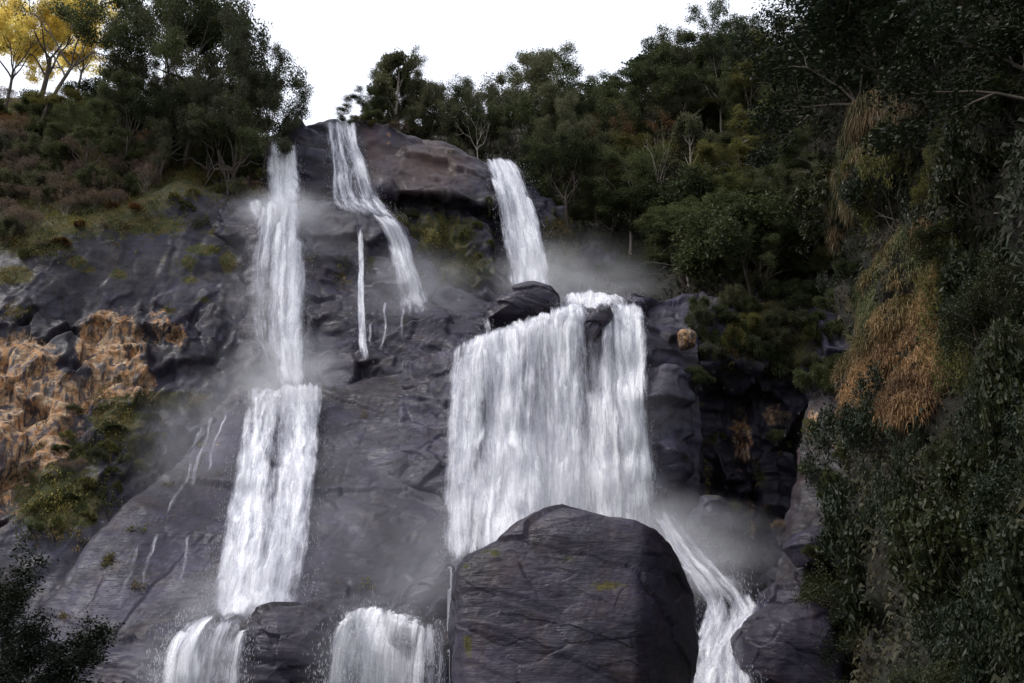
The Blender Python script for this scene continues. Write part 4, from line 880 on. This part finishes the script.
# forest on the hillside
Tm = [('u0',630,150,116,130,'wide green umbrella tree with a pale double trunk, low in the forest'),('t1',694,110,116,60,'slender tree with twin pale trunks in the forest'),
      ('u3',750,110,112,110,'olive feathery tree on the right of the forest'),('u3',720,160,108,90,'olive tree below the feathery one'),('u1',575,95,122,80,'grey tree with bare pale limbs above the arching fall'),
      ('b1',762,222,100,40,'bare pale dead tree against the dark forest on the right'),('b0',655,120,112,60,'pale branching half bare tree in the dark forest'),('b1',478,108,118,50,'slanting bare grey tree behind the upper rock')]
for k, px, top, Y, w, lab in Tm: tree_px(k, px, top, Y, lab, w)
rf = np.random.RandomState(5); cnt = 0
for row, (py0, Y0) in enumerate([(135,150),(165,140),(195,132),(222,125),(250,118),(275,112),(290,107)]):
    for px in np.arange(560, 905, 44):
        x = px + rf.uniform(-16, 16) + (row % 2)*22
        if (x < 560 and row > 1) or (x < 640 and row > 4): continue
        if x > 880 - row*8: continue
        py = py0 + rf.uniform(-8, 8) - max(0, x-740)*.25*(row < 4)
        Yt = float(terrY(x, py)); Yt = Yt if 60 < Yt < 175 else Y0
        key = rf.choice(['r0','r3','u0','u2','r2','s0','h0','u3','t0','h1','r0'], p=[.10,.10,.16,.14,.08,.06,.10,.10,.05,.06,.05])
        b = P(x, py+6, Yt); q = PROTO[key]; hpx = rf.uniform(62, 112); s = hpx*Yt*1.12/FOC/q['h']
        sx = (rf.uniform(95, 165)*Yt*1.12/FOC/2)/(q['w']*s)
        where = ['along the top of the forest behind the falls','on the upper forest slope','in the upper half of the dark forest','in the middle of the dark forest','in the lower half of the dark forest','low in the forest just above the wide fall','at the foot of the forest above the rock wall'][row]
        side = 'left part' if x < 640 else ('middle' if x < 760 else 'right part')
        plant(key, b-np.array([0, 0, .5]), s, rf.rand()*6.28, 'dark %s %s, %s' % ({'h':'spreading tree','r':'rounded tree','u':'flat crowned tree','s':'bush','t':'slender tree'}[key[0]], where, side), 'tree' if key[0] != 's' else 'shrub', 'forest trees on the hillside', sx); cnt += 1
# bushes: (key choices, region test, count, height px range, label, group)
def scatter(n, box, test, keys, hr, wr, label, group, seed, mind=9, cat='shrub', tilt=0):
    r = np.random.RandomState(seed); got = []; tries = 0
    while len(got) < n and tries < n*60:
        tries += 1; x = r.uniform(box[0], box[2]); y = r.uniform(box[1], box[3])
        if not test(x, y) or any((x-a)**2+(y-b)**2 < mind**2 for a, b in got): continue
        got.append((x, y)); Y = float(terrY(x, y))
        if Y > 170: continue
        key = keys[r.randint(len(keys))]; q = PROTO[key]; m = Y*1.1/FOC; s = r.uniform(*hr)*m/q['h']; sx = r.uniform(*wr)*m/2/(q['w']*s)
        plant(key, P(x, y, Y)-np.array([0, 0, .1]), s, r.rand()*6.28, label if isinstance(label, str) else label(x, y, key), cat, group, sx)
edge_l = lambda x: 262 - .36*x + 6*math.sin(x/9)            # lower rim of the planted bank
KN = {'s0':'dark green bush','s1':'olive bush','s2':'grey green bush','s3':'rusty brown bush','d0':'grey leafless scrub','d1':'pale dry scrub','d2':'reddish dry scrub'}
lb = lambda x, y, k: KN[k] + (' high on the left bank' if y < 150 else ' on the lower left bank') + (' near the left edge' if x < 90 else ' under the great dark tree' if x < 200 else ' close to the first drop')
scatter(26, (-30,104,262,150), lambda x, y: y < 150 and x < 262, ['s0','s0','s2','s1','d2','s0'], (22, 40), (34, 56), lb, 'bushes on the left bank', 21, 15)
scatter(60, (-30,140,250,258), lambda x, y: y < edge_l(x)-14, ['s0','d0','d1','d0','s2','d0','d1','s0','s2'], (20, 36), (28, 48), lb, 'bushes on the left bank', 22, 9)
scatter(12, (-10,175,230,262), lambda x, y: abs(y-edge_l(x)) < 12, ['s1','s1','d1','s3'], (7, 14), (14, 26), lb, 'bushes on the left bank', 23, 12)
scatter(5, (200,150,262,196), lambda x, y: True, ['s0','s1'], (12, 22), (18, 30), lb, 'bushes on the left bank', 24, 10)
scatter(26, (10,395,200,545), lambda x, y: y < 545-(x-60)*.9 and not (x < 60 and y < 485), ['s1','s1','s0','s2','d0'], (8, 17), (12, 26), 'small green bush clinging to the foot of the orange cliff', 'bushes clinging to the left cliff', 25, 14)
scatter(16, (400,205,560,290), lambda x, y: x < 490 or x > 548, ['s0','s1','s1'], (7, 13), (10, 18), 'small bush clinging to the recess between the upper falls', 'bushes clinging between the upper falls', 26, 11)
scatter(14, (360,122,600,250), lambda x, y: abs(y - np.interp(x, [360,400,450,490,520,545,580,600],[118,128,140,150,166,188,225,245])) < 7, ['s0','s1','d1','s0'], (9, 20), (18, 32), 'low bush along the brow of the upper rock', 'bushes on the brow of the upper rock', 27, 10)
scatter(46, (690,240,860,400), lambda x, y: y > 262 and y < 398 and x > 700 - (y-290)*.1 and not (x < 745 and y < 300), ['s0','s1','s2','s0','s0'], (18, 34), (26, 44), lambda x, y, k: KN[k] + (' over the rock wall by the wide fall' if x < 760 else ' tangled above the hollow in the right wall'), 'bushes over the right rock wall', 28, 13)
scatter(14, (700,380,800,540), lambda x, y: True, ['s0','s1','d0'], (9, 18), (10, 22), 'shaded bush hanging in the hollow of the right wall', 'bushes in the hollow', 29, 14)
scatter(9, (800,420,850,600), lambda x, y: x > 805, ['s0','s1','g2'], (14, 26), (16, 28), 'bush on the rock buttress at the stream bank', 'bushes on the buttress', 30, 14)
# near slope on the right: bushes around the hanging grass
gp = np.array([(852,300),(868,272),(884,252),(906,232),(930,225),(945,250),(940,300),(944,340),(950,385),(925,415),(880,425),(842,415),(838,380)], float)
def inside(x, y, poly=gp):
    c = False; j = len(poly)-1
    for i in range(len(poly)):
        if (poly[i, 1] > y) != (poly[j, 1] > y) and x < (poly[j, 0]-poly[i, 0])*(y-poly[i, 1])/(poly[j, 1]-poly[i, 1])+poly[i, 0]: c = not c
        j = i
    return c
def near_ok(x, y):
    if y < 235: return x > 832 + (y > 90)*(20 if y < 200 else 0) and not (845 < x < 925 and 95 < y < 170)
    if inside(x, y+6) or inside(x, y-10): return False
    if y < 425: return x > 955
    return x > 842
nl = lambda x, y, k: {'g':'glossy leaved bush','r':'leafy tree','s':'bushy growth','u':'flat crowned tree'}[k[0]] + (' at the top of the near right slope' if y < 120 else ' beside the hanging brown grass' if y < 425 else ' low on the near right slope') + (' at the right edge' if x > 960 else '')
scatter(34, (826,-60,1090,235), near_ok, ['g0','g3','g2','s0','g5','r3','g4'], (50, 110), (60, 120), nl, 'bushes on the near right slope', 31, 24)
scatter(20, (940,200,1090,440), near_ok, ['g0','g3','g5','g2','g4'], (50, 110), (60, 130), nl, 'bushes on the near right slope', 32, 24)
scatter(56, (838,425,1100,740), near_ok, ['g0','g3','g4','g1','g5','g4','g3'], (50, 115), (60, 130), nl, 'bushes on the near right slope', 33, 24)
scatter(12, (825,180,860,300), lambda x, y: True, ['s0','g0','s1'], (24, 40), (24, 40), 'bush on the shoulder left of the hanging brown grass', 'bushes on the shoulder', 34, 14)
scatter(6, (838,408,960,432), lambda x, y: True, ['g0','s0','g5','s2'], (22, 44), (26, 50), 'bush along the lower fringe of the hanging brown grass', 'bushes along the hanging grass', 35, 12)
scatter(3, (948,230,965,400), lambda x, y: True, ['g3','g0','g4'], (30, 60), (40, 60), 'leafy bush at the right fringe of the hanging brown grass', 'bushes along the hanging grass', 36, 20)
scatter(13, (850,70,1015,240), lambda x, y: True, ['g2','s3','g2','s1'], (26, 50), (30, 60), lambda x, y, k: ('rusty' if k == 's3' else 'yellowish green') + ' bush among the darker ones on the upper part of the near right slope', 'light bushes on the near right slope', 37, 22)
# overhanging tree at the top right and dark tree at the lower left
plant('g6', P(905, 110, 50)-np.array([0,0,1]), 3.4, 1.0, 'big dark tree leaning out over the forest at the top right', 'tree', None, 1.25)
plant('g6', P(850, 90, 58)-np.array([0,0,1]), 2.8, 2.0, 'dark tree at the top right behind the leaning one', 'tree', None, 1.0)
plant('g6', P(1085, 70, 34)-np.array([0,0,1]), 2.6, 2.6, 'leafy bush crown hanging into the top right corner', 'shrub', None, 1.1)
plant('k', P(-70, 835, 15), .40, .5, 'dark small leaved tree in the lower left corner, close to the viewer', 'tree', None, 1.0)
plant('k', P(-110, 840, 14), .36, 2.5, 'dark small leaved bush cut off by the left edge, close to the viewer', 'shrub', None, .9)

# ------------------------------------------------------------------ grasses and moss tufts (stuff)
def blades(name, pts, nrmv, length, width, hang, cols, seed, per=1, up=0.5, spread=.6):
    r = np.random.RandomState(seed); n = len(pts)*per; p = np.repeat(pts, per, 0) + r.normal(0, .12, (n, 3)); nn = np.repeat(nrmv, per, 0)
    d = nn*.8 + np.array([0, 0, up]) + r.normal(0, spread*.5, (n, 3)); d /= np.linalg.norm(d, axis=1, keepdims=True)
    L = length*(.5+.9*r.rand(n, 1)); side = np.cross(d, r.normal(0, 1, (n, 3))); side /= np.linalg.norm(side, axis=1, keepdims=True)
    mid = p + d*L*.5; tip = p + d*L*(.75 if hang else 1.0) - np.array([0, 0, 1.0])*L*hang
    w = width*(.6+.8*r.rand(n, 1)); Q = np.stack([p, mid+side*w*.5, tip, mid-side*w*.5], 1)
    c = cols(p, r); c = np.repeat(c, 4, 0).reshape(n, 4, 3); c[:, 0] *= .8
    me = mesh_np(name, Q.reshape(-1, 3), np.arange(n*4).reshape(-1, 4), M['grass'], attrs={'tint': c.reshape(-1, 3)}, smooth=False)
    o = link(name, me); tag(o, kind='stuff'); return o
def pick(TG, weight, n, seed):
    G, N = TG[0].reshape(-1, 3), TG[1].reshape(-1, 3); w = np.clip(weight(G, N), 0, None); w /= w.sum(); i = np.random.RandomState(seed).choice(len(G), n, p=w); return G[i], N[i]
def mosscol(p, r):
    f = np.clip(.5+fbm(p/3.0, 3, 300)*1.6+r.normal(0, .2, len(p)), 0, 1)[:, None]
    g = np.clip(.35+fbm(p/5.0, 3, 310)*2.0, 0, 1)[:, None]
    return (np.array([.045, .058, .014])*(1-f)+np.array([.23, .20, .045])*f)*(1-g*.6)+np.array([.16, .09, .035])*g*.6
def wmask(TG, lo=.35):
    m = TG[2][..., 1].ravel(); nz = None
    def f(G, N): return np.clip(m+1.2*fbm(G/2.2, 4, 333)-lo, 0, 1)
    return f
for i, (TG, n, ln) in enumerate([(G_left, 30000, .75), (G_up, 7000, .5), (G_rw, 9000, .55), (G_slab, 2500, .35), (G_led, 1500, .35), (G_but, 3000, .4)]):
    a, b = pick(TG, wmask(TG, .55), n, 400+i); blades('grass', a, b, ln, .09, .35, mosscol, 500+i, per=2)
# hanging brown grass on the near right slope
def hcol(p, r):
    px, py = PX(p); g = np.clip(1.25-((py-(312-(px-850)*.75))/60), 0, 1)[:, None]*np.clip(.75+fbm(p/2, 3, 7), 0, 1)[:, None]
    f = np.clip(.5+fbm(p/1.6, 3, 340)*1.3+r.normal(0, .22, len(p)), 0, 1)[:, None]
    return (np.array([.12, .066, .028])*(1-f)+np.array([.34, .20, .085])*f)*(1-g)+np.array([.085, .10, .035])*g
def poly_w(polys):
    def f(G, N):
        px, py = PX(G); w = np.zeros(len(G)); s = (px > 800) & (px < 980) & (py > 60) & (py < 520)
        for i in np.nonzero(s)[0]:
            if any(inside(px[i], py[i], q) for q in polys): w[i] = 1
        return w*np.clip(.55+fbm(G*np.array([1, 1, .8])/1.2, 4, 350)*2.6, 0, 1)
    return f
small = [np.array([(822,195),(836,170),(862,168),(870,190),(850,215),(838,250),(824,262)], float), np.array([(848,108),(868,100),(905,78),(912,98),(890,128),(868,168),(846,160)], float), np.array([(880,150),(905,112),(925,108),(912,140),(885,160)], float)]
a, b = pick(G_near, poly_w([gp]), 9000, 600); blades('hanging_grass', a, b, .5, .04, .5, hcol, 601, per=16, up=.35, spread=1.9)
def hcol2(p, r):
    f = np.clip(.5+fbm(p/1.4, 3, 341)*1.5+r.normal(0, .2, len(p)), 0, 1)[:, None]; return np.array([.06, .07, .025])*(1-f)+np.array([.19, .12, .06])*f
a, b = pick(G_near, poly_w(small), 3000, 610); blades('hanging_grass', a, b, .9, .05, .6, hcol2, 611, per=10, up=.3, spread=1.4)
# undergrowth that covers the forest floor and the left bank between the bushes
def ucol(p, r):
    f = np.clip(.4+fbm(p/4, 3, 360)*1.5+r.normal(0, .25, len(p)), 0, 1)[:, None]; return np.array([.018, .025, .010])*(1-f)+np.array([.062, .055, .026])*f
a, b = pick(G_hill, lambda G, N: ((PX(G)[1] > 95) & (PX(G)[1] < 340) & (PX(G)[0] < 900)).astype(float), 26000, 620); blades('undergrowth', a, b, 1.3, .4, .2, ucol, 621, per=1, up=.6, spread=.9)
a, b = pick(G_near, lambda G, N: ((PX(G)[1] > -60) & (PX(G)[1] < 700) & (PX(G)[0] < 1060) & (poly_w([gp])(G, N) == 0)).astype(float), 26000, 630); blades('undergrowth', a, b, .6, .16, .4, ucol, 631, per=1, up=.5, spread=.9)
